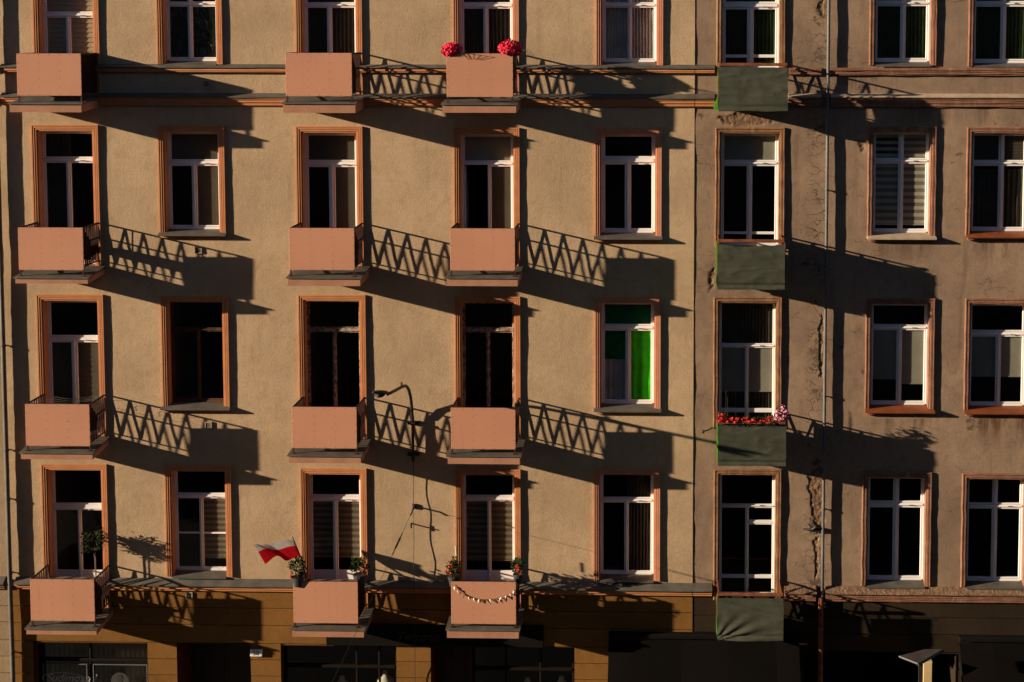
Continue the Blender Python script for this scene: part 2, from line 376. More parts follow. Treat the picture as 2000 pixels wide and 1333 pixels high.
def empty(name, loc, parent=None):
    o = bpy.data.objects.new(name, None); COL.objects.link(o); o.empty_display_size = 0.2
    loc = Vector(loc)
    if parent is not None: o.parent = parent; o.location = loc-WL[parent]
    else: o.location = loc
    WL[o] = loc; return o
def tag(o, label=None, cat=None, group=None, kind=None):
    if label: o['label'] = label
    if cat: o['category'] = cat
    if group: o['group'] = group
    if kind: o['kind'] = kind
    return o
def thing(name, loc, label, cat, group=None): return tag(empty(name, loc), label, cat, group)
def nz(x, y, z=0.0, s=1.0): return noise.noise(Vector((x*s, y*s, z*s)))

# ------------------------------------------------------------------ the setting: ground, street
g = MB().quad([(-300,-300,-0.15),(300,-300,-0.15),(300,300,-0.15),(-300,300,-0.15)]); tag(link('ground', g, 'earth'), kind='structure')
g = MB().box(-150, 150, -29.5, -4.0, -0.14, 0.0); tag(link('road', g, 'asphalt'), kind='structure')
g = MB().box(-150, 150, -3.85, -0.02, -0.14, 0.13); tag(link('pavement', g, 'paving'), kind='structure')
g = MB().box(-150, 150, -33.0, -29.65, -0.14, 0.13); tag(link('pavement', g, 'paving'), kind='structure')
g = MB().box(-150, 150, -3.99, -3.86, -0.14, 0.135).box(-150, 150, -29.64, -29.51, -0.14, 0.135); tag(link('kerb', g, 'sillstone'), kind='structure')

opp = thing('apartment_building', (0, -40, 0), 'plain brown apartment block facing the beige house from across the street', 'building')
link('wall', MB().box(-70, 60, -45, -33.2, 0, 28), 'opp', opp)
pm = None
for fl in range(7):
    for k in range(16):
        x = -26+k*3.3; z = 1.5+fl*3.8
        if pm is None:
            q = link('window', MB().box(-0.55, 0.55, -33.21, -33.16, 0, 2.2).box(-.03,.03,-33.165,-33.14,0,2.2).box(-.55,.55,-33.165,-33.14,1.5,1.6), 'dark', opp, loc=None); pm = q
            base = WL[opp]
        else:
            q = pm.copy(); COL.objects.link(q); q.parent = opp
        q.location = (x, 0, z)

# ------------------------------------------------------------------ house walls
XA0 = X(16, 900); XA1 = X(1354.5, 700); XB1 = 13.5; XC0 = XA0-6.0
ZTOP = Z(1000, -180)
def in_poly(x, z, P):
    c = False; j = len(P)-1
    for i in range(len(P)):
        if (P[i][1] > z) != (P[j][1] > z) and x < (P[j][0]-P[i][0])*(z-P[i][1])/(P[j][1]-P[i][1])+P[i][0]: c = not c
        j = i
    return c
def in_patch(x, z, polys):
    a = x+.05*nz(x, z, 1.0, 6)+.025*nz(x, z, 5.0, 17); b = z+.06*nz(x, z, 9.0, 5)+.025*nz(x, z, 3.0, 17)
    return any(in_poly(a, b, P) for P in polys)
def wall_mesh(x0, x1, z0, z1, holes, y0, amp, seed, step=0.13, patches=()):
    xs = set([x0, x1]); zs = set([z0, z1])
    for P in patches:
        a, b = min(p[0] for p in P)-.1, max(p[0] for p in P)+.1; c, d = min(p[1] for p in P)-.1, max(p[1] for p in P)+.1
        n = int((b-a)/.028); xs |= {a+(b-a)*k/n for k in range(n+1) if x0 < a+(b-a)*k/n < x1}
        n = int((d-c)/.028); zs |= {c+(d-c)*k/n for k in range(n+1) if z0 < c+(d-c)*k/n < z1}
    for a, b, c, d in holes: xs |= {a, b}; zs |= {c, d}
    def fill(s, lo, hi):
        s = sorted(v for v in s if lo-1e-6 <= v <= hi+1e-6); out = [s[0]]
        for v in s[1:]:
            if v-out[-1] < 1e-4: continue
            n = max(1, round((v-out[-1])/step)); a = out[-1]
            out += [a+(v-a)*(k+1)/n for k in range(n)]
        return out
    xs = fill(xs, x0, x1); zs = fill(zs, z0, z1)
    mb = MB(); nx = len(xs)
    for z in zs:
        for x in xs:
            e = amp*(0.7*nz(x+seed, z, seed, 0.9)+0.45*nz(x, z+seed, seed, 2.6)+0.2*nz(x, z, seed, 6.5))
            if patches and in_patch(x, z, patches): e += .016+.012*nz(x, z, 7.0, 14)
            mb.v.append((x, y0+e, z))
    for j in range(len(zs)-1):
        for i in range(nx-1):
            cx, cz = (xs[i]+xs[i+1])/2, (zs[j]+zs[j+1])/2
            if any(a < cx < b and c < cz < d for a, b, c, d in holes): continue
            mb.f.append((j*nx+i, j*nx+i+1, (j+1)*nx+i+1, (j+1)*nx+i)); mb.m.append(1 if patches and in_patch(cx, cz, patches) else 0)
    return mb

HA = thing('apartment_building', ((XA0+XA1)/2, 0, 0), 'sunlit beige rendered house with orange window surrounds and salmon balconies', 'building')
HB = thing('apartment_building', ((XA1+XB1)/2, 0, 0), 'shabby brown house with cracked plaster and green covered balconies', 'building')
HC = thing('apartment_building', ((XC0+XA0)/2, 0, 0), 'sliver of grey house beyond the drainpipe at the far edge of the beige house', 'building')

# windows: key -> (house, door?, outer surround left, right, top, bottom px, transom y0,y1, lower mullion x0,x1, options)
DZ = {1: 186, 2: 520, 3: 855, 4: 1196}
DZB = {1: 140, 2: 484, 3: 836, 4: 1172}
W = {
 'A11': ('A',1,  62, 191,  -84, 0,     23, 36,   130, 139.5, {}),
 'A21': ('A',0, 304, 432,  -84, 126,    4.5, 13, 367, 376.5, {'up':1}),
 'A31': ('A',1, 576, 706,  -84, 0,      6, 15,   639, 649, {}),
 'A41': ('A',1, 884,1013,  -83, 0,      5, 18,   944, 954, {}),
 'A51': ('A',0,1163.5,1295.5,-82, 128,  5, 16,  1226,1234.5, {'up':1}),
 'A12': ('A',1,  61.5,192,  244, 0,   307,319,   131,141, {}),
 'A22': ('A',0, 308.4,438,  244.6,456,312,325,   375,385.5, {}),
 'A32': ('A',1, 577.8,708,  247, 0,   313.5,327, 642,656.5, {}),
 'A42': ('A',1, 886,1014.5, 249.6,0,  314.5,326, 949.6,960, {'open':1}),
 'A52': ('A',0,1161.6,1292.4,249,463, 305,323.5,1219.6,1233, {}),
 'A13': ('A',1,  71.5,202,  575.3,0,  656,669.5, 140.5,153.5, {}),
 'A23': ('A',0, 314.2,445.7,578,795,  641,647.5, 385,391.5, {'old':'oldwood'}),
 'A33': ('A',1, 582.5,714,  576,0,    639.5,649.5,649,659, {'old':'oldwhite'}),
 'A43': ('A',1, 888.3,1016, 579.3,0,  640,650,   949,958, {'old':'oldwhite'}),
 'A53': ('A',0,1161.4,1290.4,579.3,799,634,647, 1221.5,1232.5, {}),
 'A14': ('A',1,  81, 209,   906.5,0,  981,1000.5,153.6,161, {'kick':1114}),
 'A24': ('A',0, 322, 451,   909,1126, 963,975,   390,398, {'bars':[1040,1043]}),
 'A34': ('A',1, 587, 716,   914.6,0,  966.5,981, 651,661, {'kick':1114}),
 'A44': ('A',1, 889.4,1016.6,916.4,0, 966.5,982, 952,959.5, {'kick':1115}),
 'A54': ('A',0,1159.3,1289.3,915.3,1134,972,983,1219,1228, {}),
 'B61': ('B',1,1401.5,1534, -78, 0,    4, 19.5,1458,1473, {'bars':[107,113]}),
 'B71': ('B',0,1701,1831,   -78,128,   3, 11.5,1758,1769, {'up':1}),
 'B81': ('B',0,1895,2028,   -78,130,   4, 12.5,1954,1965, {'up':1}),
 'B62': ('B',1,1398.5,1532.5,250.6,0, 314,324.5,1458,1469, {'bars':[453,458]}),
 'B72': ('B',0,1697,1829,   248,463,  310,320,  1753.5,1764, {'up':1}),
 'B82': ('B',0,1890,2022,   250,460,  314.5,324,1949,1960, {'up':1}),
 'B63': ('B',1,1395,1526.7, 581.3,0,  671.5,680.5,1455,1461.5, {'bars':[798,806]}),
 'B73': ('B',0,1692.4,1825.8,584,801, 635,645.5,1750.5,1761, {}),
 'B83': ('B',0,1886.4,2019, 584.5,803,645.5,659,1944,1954.5, {}),
 'B64': ('B',1,1395.5,1525.5,918,0,   986,992,  1455,1462, {'bars':[1123,1130], 'asym':[1017,1024.5]}),
 'B74': ('B',0,1685.5,1819.5,923.5,1145,980,991.5,1743,1755, {'up':1}),
 'B84': ('B',0,1880.5,2014, 926,1147, 984,994,  1936,1947, {'up':1}),
}
OUT = {}      # opening rectangles (x0,x1,z0,z1) in the wall plane
SUR = {}
for k, (h, door, xl, xr, yt, yb, *_r) in W.items():
    row = int(k[2])
    bw = 0.130 if h == 'A' else 0.105
    x0, x1, zt = X(xl, yt), X(xr, yt), Z((xl+xr)/2, yt)
    zb = Z((xl+xr)/2, (DZB if h == 'B' else DZ)[row] if door else yb)
    SUR[k] = (x0, x1, zb, zt, bw); OUT[k] = (x0+bw, x1-bw, zb, zt-bw)

shop = {   # ground-floor openings of the beige house (px left, right, top), reveal depth
 'shop1': (65, 288, 1256, 0.35), 'door1': (345, 489, 1258, 1.0), 'shop2': (548, 774, 1262, 0.4),
 'door2': (841, 918.5, 1264, 0.8), 'shop3': (919, 1122, 1264, 0.35)}
SH = {k: (X(a, t), X(b, t), 0.13, Z((a+b)/2, t), d) for k, (a, b, t, d) in shop.items()}
SHB = (X(1572, 1276), X(1868, 1276), 0.13, Z(1720, 1276), 0.9)

def holes_for(h):
    r = []
    for k, (x0, x1, z0, z1) in OUT.items():
        if k[0] == h: r.append((x0-0.035, x1+0.035, z0-0.01, z1+0.035))
    return r
ZBAND = Z(600, 1150)          # above it plain render, below it the rusticated base
ZB_B = Z(1800, 1168)
hA = holes_for('A'); hB = holes_for('B')
link('wall', wall_mesh(XA0, XA1, ZBAND, ZTOP, hA, 0.0, 0.010, 3.1), 'wallA', HA, smooth=True)
PATCH = [[(X(a, b), Z(a, b)) for a, b in q] for q in (
    [(1577,928),(1590,920),(1608,926),(1609,1035),(1596,1042),(1589,1010),(1583,985)],
    [(1400,232),(1440,222),(1500,228),(1512,240),(1460,246),(1420,242)],
    [(1599,640),(1607,610),(1608,740),(1601,735)], [(1598,8),(1608,0),(1609,34),(1601,30)],
    [(1384,532),(1394,524),(1396,560),(1388,570)], [(1590,1055),(1597,1048),(1599,1120),(1592,1132)], [(1676,276),(1690,270),(1690,294),(1682,300)])]
link('wall', wall_mesh(XA1, XB1, ZB_B, ZTOP, hB, 0.012, 0.014, 8.7, 0.11, PATCH), ['wallB', 'brick'], HB, smooth=True)
link('wall', wall_mesh(XC0, XA0, Z(0, 1150), ZTOP, [], 0.0, 0.012, 5.5), 'wallC', HC, smooth=True)
# rusticated base: every course a block of its own, joints recessed
def courses(house, x0, x1, z1, joints, openings, y0, mat, back):
    holes = [(o[0], o[1], 0.0, o[3]) for o in openings]
    link('base_wall', wall_mesh(x0, x1, 0.0, z1, holes, y0+0.03, 0.0, 1.0, 1.5), back, house)
    zs = [z1]+joints+[0.0]
    for i in range(len(zs)-1):
        a, b = zs[i+1]+0.008, zs[i]-0.008
        mid = (a+b)/2
        cuts = sorted([(o[0], o[1]) for o in openings if o[3] > mid])
        xa = x0
        for c0, c1 in cuts+[(x1, x1)]:
            if c0-xa > 0.05:
                aa = a
                def fn(u, v, xa=xa, c0=c0, aa=aa, b=b):
                    x = xa+(c0-xa)*u; z = aa+(b-aa)*v
                    return (x, y0+0.006*nz(x, z, 2.0, 1.2), z)
                mb = MB(); nx = max(1, int((c0-xa)/0.3)); nzv = 3
                mb.grid(fn, nx, nzv)
                # returns into the joints
                for v, s in ((0, 1), (1, -1)):
                    p = [fn(u/nx, v) for u in range(nx+1)]
                    for u in range(nx):
                        q = [p[u], p[u+1], (p[u+1][0], y0+0.035, p[u+1][2]), (p[u][0], y0+0.035, p[u][2])]
                        mb.quad(q if s < 0 else q[::-1])
                for u, s in ((0, 1), (1, -1)):
                    p = [fn(u, v/nzv) for v in range(nzv+1)]
                    for v in range(nzv):
                        q = [p[v], p[v+1], (p[v+1][0], y0+0.06, p[v+1][2]), (p[v][0], y0+0.06, p[v][2])]
                        mb.quad(q if s > 0 else q[::-1])
                link('stone_course', mb, mat, house)
            xa = c1
jA = [Z(520, 1188.5), Z(520, 1222), Z(520, 1257.5), Z(520, 1289.5), Z(520, 1321)]
while jA[-1] > 0.6: jA.append(jA[-1]-0.34)
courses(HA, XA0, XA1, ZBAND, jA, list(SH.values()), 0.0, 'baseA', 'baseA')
jB = [Z(1900, 1208), Z(1900, 1241), Z(1900, 1276)]
while jB[-1] > 0.6: jB.append(jB[-1]-0.36)
courses(HB, XA1, XB1, ZB_B, jB, [SHB], 0.012, 'baseB', 'baseB')
jC = [Z(8, 1184), Z(8, 1215), Z(8, 1250), Z(10, 1282), Z(10, 1314)]
while jC[-1] > 0.6: jC.append(jC[-1]-0.36)
courses(HC, XC0, XA0, Z(0, 1150), jC, [], 0.0, 'wallC', 'wallC')
for H_, a, b in ((HA, XA0, XA1), (HB, XA1, XB1), (HC, XC0, XA0)):
    link('roof', MB().box(a+0.01, b-0.01, 0.03, 9.0, ZTOP-0.02, ZTOP+0.2), 'zinc', H_)
    link('rear_wall', MB().box(a+0.01, b-0.01, 8.8, 9.0, 0, ZTOP-0.03), 'opp', H_)
link('side_wall', MB().box(XB1-0.3, XB1-0.02, 0.06, 8.79, 0, ZTOP-0.03), 'opp', HB)
link('side_wall', MB().box(XC0+0.02, XC0+0.3, 0.06, 8.79, 0, ZTOP-0.03), 'opp', HC)

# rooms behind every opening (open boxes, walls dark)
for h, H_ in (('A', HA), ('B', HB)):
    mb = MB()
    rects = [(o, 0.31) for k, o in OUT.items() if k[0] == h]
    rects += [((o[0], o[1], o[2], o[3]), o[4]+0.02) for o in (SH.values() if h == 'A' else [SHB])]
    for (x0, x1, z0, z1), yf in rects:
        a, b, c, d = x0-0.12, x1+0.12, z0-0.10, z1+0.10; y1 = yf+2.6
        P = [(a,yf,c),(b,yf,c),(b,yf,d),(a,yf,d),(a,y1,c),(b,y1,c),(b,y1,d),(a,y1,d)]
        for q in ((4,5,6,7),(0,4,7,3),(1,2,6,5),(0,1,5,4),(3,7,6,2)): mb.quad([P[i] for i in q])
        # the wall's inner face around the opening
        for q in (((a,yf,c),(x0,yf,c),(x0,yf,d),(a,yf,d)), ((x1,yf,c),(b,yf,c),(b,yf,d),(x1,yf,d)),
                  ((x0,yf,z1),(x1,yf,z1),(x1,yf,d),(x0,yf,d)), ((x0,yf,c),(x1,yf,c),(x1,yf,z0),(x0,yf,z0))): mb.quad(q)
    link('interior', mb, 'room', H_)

# ------------------------------------------------------------------ windows
PROF_A = [(0,.03),(0,-.046),(.026,-.046),(.029,-.031),(.035,-.031),(.037,-.040),(.063,-.040),(.066,-.025),(.074,-.025),(.076,-.032),(.101,-.032),(.104,-.016),(.130,-.016),(.130,.31)]
PROF_B = [(-.012,.03),(-.012,-.022),(0,-.034),(.018,-.034),(.024,-.018),(.034,-.018),(.038,-.028),(.075,-.028),(.08,-.012),(.105,-.012),(.105,.31)]
def surround(k, prof, parent, mat, wob=0.0):
    x0, x1, z0, z1, bw = SUR[k]
    mb = MB(); b = 0; n = len(prof)
    def ring(x, z, sx, sz):
        for u, y in prof: mb.v.append((x+sx*u, y, z+sz*u))
    st = [(x0, z0, 1, 0)]
    N = 10 if wob else 1
    path = []
    for i in range(N): path.append((x0+wob*nz(z0+i, x0, 1.0), z0+(z1-z0)*i/N, 1, 0))
    path.append((x0, z1, 1, -1))
    for i in range(1, N): path.append((x0+(x1-x0)*i/N, z1+wob*nz(x0+i, z1, 2.0), 0, -1))
    path.append((x1, z1, -1, -1))
    for i in range(1, N): path.append((x1+wob*nz(x1, z1+i, 3.0), z1+(z0-z1)*i/N, -1, 0))
    path.append((x1, z0, -1, 0))
    for q in path: ring(*q)
    for s in range(len(path)-1):
        for i in range(n-1):
            mb.f.append((s*n+i, (s+1)*n+i, (s+1)*n+i+1, s*n+i+1)); mb.m.append(0)
    # sill floor of the reveal and end caps
    mb.quad([(x0+bw, -0.01, z0), (x1-bw, -0.01, z0), (x1-bw, 0.31, z0), (x0+bw, 0.31, z0)])
    mb.f.append(tuple(range(n))); mb.m.append(0)
    e = (len(path)-1)*n; mb.f.append(tuple(e+i for i in reversed(range(n)))); mb.m.append(0)
    return link('surround', mb, mat, parent)
FY = 0.185     # front of the fixed frame
WIN = {}
SPEC = {}
wtags = {
 'A53': 'window with bright green curtains behind white frames', 'A23': 'window with decayed brown wooden frames',
 'A33': 'balcony door with peeling white and brown wooden frames', 'A43': 'balcony door with peeling dark wooden frames',
 'A21': 'window covered inside with crinkled dark plastic film', 'A11': 'balcony door with lowered beige blind',
 'A42': 'balcony door with one leaf open', 'B72': 'cross window with pale striped blinds', 'B64': 'balcony door with uneven glazing bars',
 'A51': 'window with pale lace curtains', 'B73': 'window with half lowered roller blind and rust red sill', 'B83': 'window with half lowered roller blind at the photo edge'}
for k, (h, door, xl, xr, yt, yb, ty0, ty1, mx0, mx1, op) in W.items():
    H_ = HA if h == 'A' else HB
    x0, x1, z0, z1 = OUT[k]
    win = empty('window', ((x0+x1)/2, 0, z0), H_); WIN[k] = win
    if k in wtags: win['label'] = wtags[k]
    tm = {'A': 'trimA', 'B': 'trimB'}[h]
    if k in ('A51', 'A52', 'A53', 'A54', 'A41'): tm = 'trimP'
    if k[:2] == 'B6': tm = 'trimB2'
    surround(k, PROF_A if h == 'A' else PROF_B, win, tm, 0.0 if h == 'A' else 0.012)
    old = op.get('old'); fm = old or 'white'
    cxp, cyp = (xl+xr)/2, (ty0+ty1)/2
    zt0, zt1 = Z(cxp, ty1, FY), Z(cxp, ty0, FY)
    yl = (ty1+((DZB if h == 'B' else DZ)[int(k[2])] if door else yb))/2
    m0, m1 = X(mx0, yl, FY), X(mx1, yl, FY)
    fb = z0+0.03 if door else z0+0.075
    j = 0.032; cs = 0.036
    f = MB()
    f.bbox(x0-.01, x0+j, FY, FY+.07, fb, z1); f.bbox(x1-j, x1+.01, FY, FY+.07, fb, z1)
    f.bbox(x0+j, x1-j, FY+.001, FY+.07, z1-j, z1+.01); f.bbox(x0+j, x1-j, FY+.001, FY+.07, fb-.02, fb+j)
    th = zt1-zt0; zs0, zs1 = (zt0+th*.30, zt1-th*.24) if not old else (zt0+.02, zt1-.02)
    f.bbox(x0+j, x1-j, FY-.008, FY+.06, zs0, zs1, 0.006)
    f.bbox(x0+j, x1-j, FY-.016, FY-.007, zs0+.012, zs0+.03, 0.004)
    mw = m1-m0; n0, n1 = m0+mw*.34, m1-mw*.34
    f.bbox(n0, n1, FY-.008, FY+.06, fb+j, zs0, 0.006)
    if op.get('up'): f.bbox(n0, n1, FY-.008, FY+.06, zs1, z1-j, 0.006)
    link('frame', f, fm, win)
    lights = [(x0+j, n0, fb+j, zs0), (n1, x1-j, fb+j, zs0)]
    if op.get('up'): lights += [(x0+j, n0, zs1, z1-j), (n1, x1-j, zs1, z1-j)]
    else: lights += [(x0+j, x1-j, zs1, z1-j)]
    if 'asym' in op:
        za, zb_ = Z(cxp, op['asym'][1], FY), Z(cxp, op['asym'][0], FY)
        link('glazing_bar', MB().bbox(m1, x1-j, FY, FY+.05, za+.02, zb_-.02), fm, win)
        lights[1] = (n1, x1-j, fb+j, za+.02); lights.append((n1, x1-j, zb_-.02, zs0))
    for i, (a, b, c, d) in enumerate(lights):
        if op.get('open') and i == 0:
            # the leaf swung inwards
            s = 0.04
            sh = MB(); L = b-a
            sh.box(a+.005, a+.04, FY+.09, FY+.05+L, c+.01, d-.01)
            link('open_leaf', sh, fm, win); continue
        s = max(.026, min(.042, mw*.33)) if not old else 0.024
        sh = MB()
        sh.bbox(a+.003, a+s, FY+.006, FY+.045, c+.003, d-.003, .006); sh.bbox(b-s, b-.003, FY+.006, FY+.045, c+.003, d-.003, .006)
        sh.bbox(a+s, b-s, FY+.007, FY+.05, c+.003, c+s, .006); sh.bbox(a+s, b-s, FY+.007, FY+.05, d-s, d-.003, .006)
        if i < 2 and 'bars' in op:
            sh.bbox(a+s, b-s, FY+.009, FY+.048, Z(cxp, op['bars'][1], FY), Z(cxp, op['bars'][0], FY), .004)
        pz = c+s
        if i < 2 and 'kick' in op:
            zk = Z(cxp, op['kick'], FY)
            sh.bbox(a+s, b-s, FY+.012, FY+.045, c+s, zk, .004); pz = zk
        link('sash', sh, fm, win)
        link('pane', MB().quad([(a+s-.002, FY+.022, pz), (b-s+.002, FY+.022, pz), (b-s+.002, FY+.022, d-s), (a+s-.002, FY+.022, d-s)]), 'glass', win)
        SPEC[k, i] = (a+s, b-s, pz, d-s)
    if not old:
        # little vents and rain bar on the transom
        link('vent', MB().box(x1-.32, x1-.24, FY-.028, FY-.02, zt0+.05, zt0+.065), 'steel', win)
    if not door:
        row = int(k[2]); s = MB()
        ox0, ox1 = SUR[k][0], SUR[k][1]
        sm = 'zinc' if h == 'A' else {'B72': 'sillstone', 'B82': 'rustsill', 'B73': 'rustsill', 'B83': 'rustsill'}.get(k, 'zinc')
        yo = -0.135 if k[1:] not in ('21', '51', '71', '81', '24', '54', '74', '84') else -0.06
        zi, zo = fb-.012, z0-0.012
        if yo < -0.1:
            a, b = ox0-0.012, ox1+0.02
            s.quad([(x0, FY+.01, zi), (x0, 0.0, z0+.03), (x1, 0.0, z0+.03), (x1, FY+.01, zi)])
            s.quad([(x0, 0.0, z0+.03), (a, -.01, z0+.028), (a, yo, zo), (b, yo, zo), (b, -.01, z0+.028), (x1, 0.0, z0+.03)])
            s.quad([(a, yo, zo), (a, yo, zo-.03), (b, yo, zo-.03), (b, yo, zo)])
            s.quad([(a, yo, zo-.03), (a, 0.02, zo-.012), (b, 0.02, zo-.012), (b, yo, zo-.03)])
            s.quad([(a, yo, zo), (a, -.01, z0+.028), (a, .02, zo-.012), (a, yo, zo-.03)])
            s.quad([(b, yo, zo), (b, yo, zo-.03), (b, .02, zo-.012), (b, -.01, z0+.028)])
            link('sill', s, sm, win)
            c = MB().box(ox0+.03, ox1-.03, -.075, .03, zo-.075, zo-.028).box(ox0+.06, ox1-.06, -.045, .03, zo-.10, zo-.074)
            link('sill_moulding', c, tm, win)
        else:
            zi2 = fb-.012
            s.quad([(x0, FY+.01, zi2), (x0, -.06, z0-.005), (x1, -.06, z0-.005), (x1, FY+.01, zi2)])
            s.box(x0, x1, -.07, -.055, z0-.03, z0-.004)
            link('sill', s, sm, win)

def pane(k, i): return SPEC[k, i]
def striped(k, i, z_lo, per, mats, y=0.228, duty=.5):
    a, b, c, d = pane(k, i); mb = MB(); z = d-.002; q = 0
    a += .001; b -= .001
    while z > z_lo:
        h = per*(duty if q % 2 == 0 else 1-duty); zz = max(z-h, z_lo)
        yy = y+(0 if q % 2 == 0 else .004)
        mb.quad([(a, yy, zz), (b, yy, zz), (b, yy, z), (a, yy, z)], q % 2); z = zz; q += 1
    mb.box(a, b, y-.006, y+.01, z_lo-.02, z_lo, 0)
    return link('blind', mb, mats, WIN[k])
def plainblind(k, i, z_lo, mat, y=0.228):
    a, b, c, d = pane(k, i); mb = MB()
    mb.quad([(a+.001, y, z_lo), (b-.001, y, z_lo), (b-.001, y, d-.002), (a+.001, y, d-.002)]); mb.box(a+.001, b-.001, y-.008, y+.008, z_lo-.025, z_lo)
    return link('blind', mb, mat, WIN[k])
def slats(k, i, z_lo, pitch, mat, y=0.232):
    """a venetian blind, every slat modelled as a tilted lath"""
    a, b, c, d = pane(k, i); mb = MB(); z = d-.01
    a += .001; b -= .001
    while z > z_lo:
        mb.quad([(a, y-.008, z-pitch*.96), (b, y-.008, z-pitch*.96), (b, y+.006, z), (a, y+.006, z)])
        mb.quad([(a, y+.006, z), (b, y+.006, z), (b, y+.008, z+.006), (a, y+.008, z+.006)]); z -= pitch
    return link('blind', mb, mat, WIN[k])
for i in (0, 1, 2): slats('A11', i, pane('A11', i)[2], 0.098, 'slatA')
for i in (0, 1): striped('A13', i, pane('A13', i)[2]+.1, .11, ['blinddark', 'blinddark'])
striped('A24', 1, pane('A24', 1)[2]+.2, .12, ['blindmid', 'blinddark'])
for k in ('A34', 'A44'):
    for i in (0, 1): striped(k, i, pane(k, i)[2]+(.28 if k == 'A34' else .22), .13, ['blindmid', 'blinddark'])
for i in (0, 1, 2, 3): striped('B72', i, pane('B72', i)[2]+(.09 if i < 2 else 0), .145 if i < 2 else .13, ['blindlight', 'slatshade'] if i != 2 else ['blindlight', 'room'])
for i in (0, 1): plainblind('B73', i, Z(1760, 747 if i else 738, .275), 'roller')
for i in (0, 1): plainblind('B83', i, Z(1950, 733, .275), 'roller')
for i in (2,): plainblind('A32', i, pane('A32', i)[2], 'blinddark'); plainblind('A42', i, pane('A42', i)[2], 'roller'); plainblind('B62', i, pane('B62', i)[2], 'roller'); plainblind('A22', i, pane('A22', i)[2], 'blinddark')
plainblind('A22', 1, pane('A22', 1)[2], 'blinddark'); plainblind('A32', 1, pane('A32', 1)[2], 'blinddark'); plainblind('A42', 1, pane('A42', 1)[2], 'blinddark')
for i in (2, 3): striped('B82', i, pane('B82', i)[2], .03, ['blinddark', 'room'])
for i in (0, 1): plainblind('B63', i, Z(1460, 762, .275), 'roller')
# crinkled plastic film inside the window
for i in (0, 1):
    a, b, c, d = pane('A21', i)
    def fn(u, v):
        x = a+.002+(b-a-.004)*u; z = c+.002+(d-c-.004)*v
        e = .03*abs(nz(x*2.2+z*.8, z*.9, 1.3, 3.2))+.012*abs(nz(x*3+z*1.5, z*1.0, 7.0, 7))
        return (x, .222+e, z)
    link('plastic_film', MB().grid(fn, 40, 90), 'film', WIN['A21'])

def curtain(k, u0, u1, z0, z1, mat, label, y=.275, folds=9, amp=.016, group=None):
    x0, x1, *_z = OUT[k]; a, b = x0+(x1-x0)*u0, x0+(x1-x0)*u1
    ph = rng.random()*9
    def fn(u, v):
        x = a+(b-a)*u; z = z0+(z1-z0)*v
        return (x+.012*nz(x*4, z, ph), y+amp*math.sin(u*folds*6.28+ph+.7*nz(x, z, ph, 1.5))*(1-.4*v)+.02*nz(x, z, ph, 2.5), z)
    o = link('curtain', MB().grid(fn, int(folds*8), 14), mat, smooth=True)
    return tag(o, label, 'curtain', group)
def full(k): x0, x1, z0, z1 = OUT[k]; return z0+.08, z1-.03
curtain('A12', .02, .52, *full('A12'), 'curtdark', 'dark drape in the balcony door above the leftmost second row balcony')
curtain('A31', .02, .98, *full('A31'), 'curtdark', 'dark pleated curtain in the top row balcony door right of the film covered window', folds=13)
curtain('A41', .02, .98, *full('A41'), 'curtdark', 'dark curtain in the balcony door behind the hot pink geraniums', folds=13)
curtain('A51', .02, .48, *full('A51'), 'lace', 'white lace curtain left of the window bar right of the geranium balcony', folds=8)
curtain('A51', .52, .98, *full('A51'), 'lace', 'white lace curtain right of the window bar right of the geranium balcony', folds=8)
curtain('B61', .02, .98, *full('B61'), 'curtgreen', 'dark green curtain in the door behind the topmost green covered balcony', folds=14)
curtain('B71', .02, .98, *full('B71'), 'curtgreen', 'dark green curtain in the top window right of the pale drainpipe', folds=14)
curtain('B81', .02, .98, *full('B81'), 'curtgreen', 'dark green curtain in the top right corner window', folds=14)
z0, z1 = full('A53')
xx = OUT['A53']
zmid = Z(1200, 701, .3)
curtain('A53', .0, 1., Z(1225, 632, .3), z1, 'curtgreen3', 'deep green valance across the upper light of the green window', folds=3, amp=.008)
curtain('A53', .0, .5, zmid-.03, Z(1225, 645, .3), 'curtgreen3', 'deep green panel above the white lace in the green window', folds=2, amp=.008)
curtain('A53', .0, .5, z0, zmid, 'lace', 'white lace half curtain below the deep green panel', folds=5, y=.262)
curtain('A53', .5, 1., z0, Z(1225, 645, .3), 'curtgreen2', 'vivid green curtain glowing behind the right casement', folds=3, amp=.010, y=.262)
curtain('A54', .5, .98, *full('A54'), 'curtdark', 'dark sheer curtain in the lowest window left of the shabby house', folds=8)
curtain('B82', .02, .98, OUT['B82'][2]+.08, Z(1950, 330, .3), 'curtdark', 'dark curtain in the right edge window with a rust red sill and cross bars', folds=11)
curtain('B63', .02, .98, *full('B63'), 'curtdark', 'dark sheer curtain in the door behind the flower topped green balcony', folds=16)

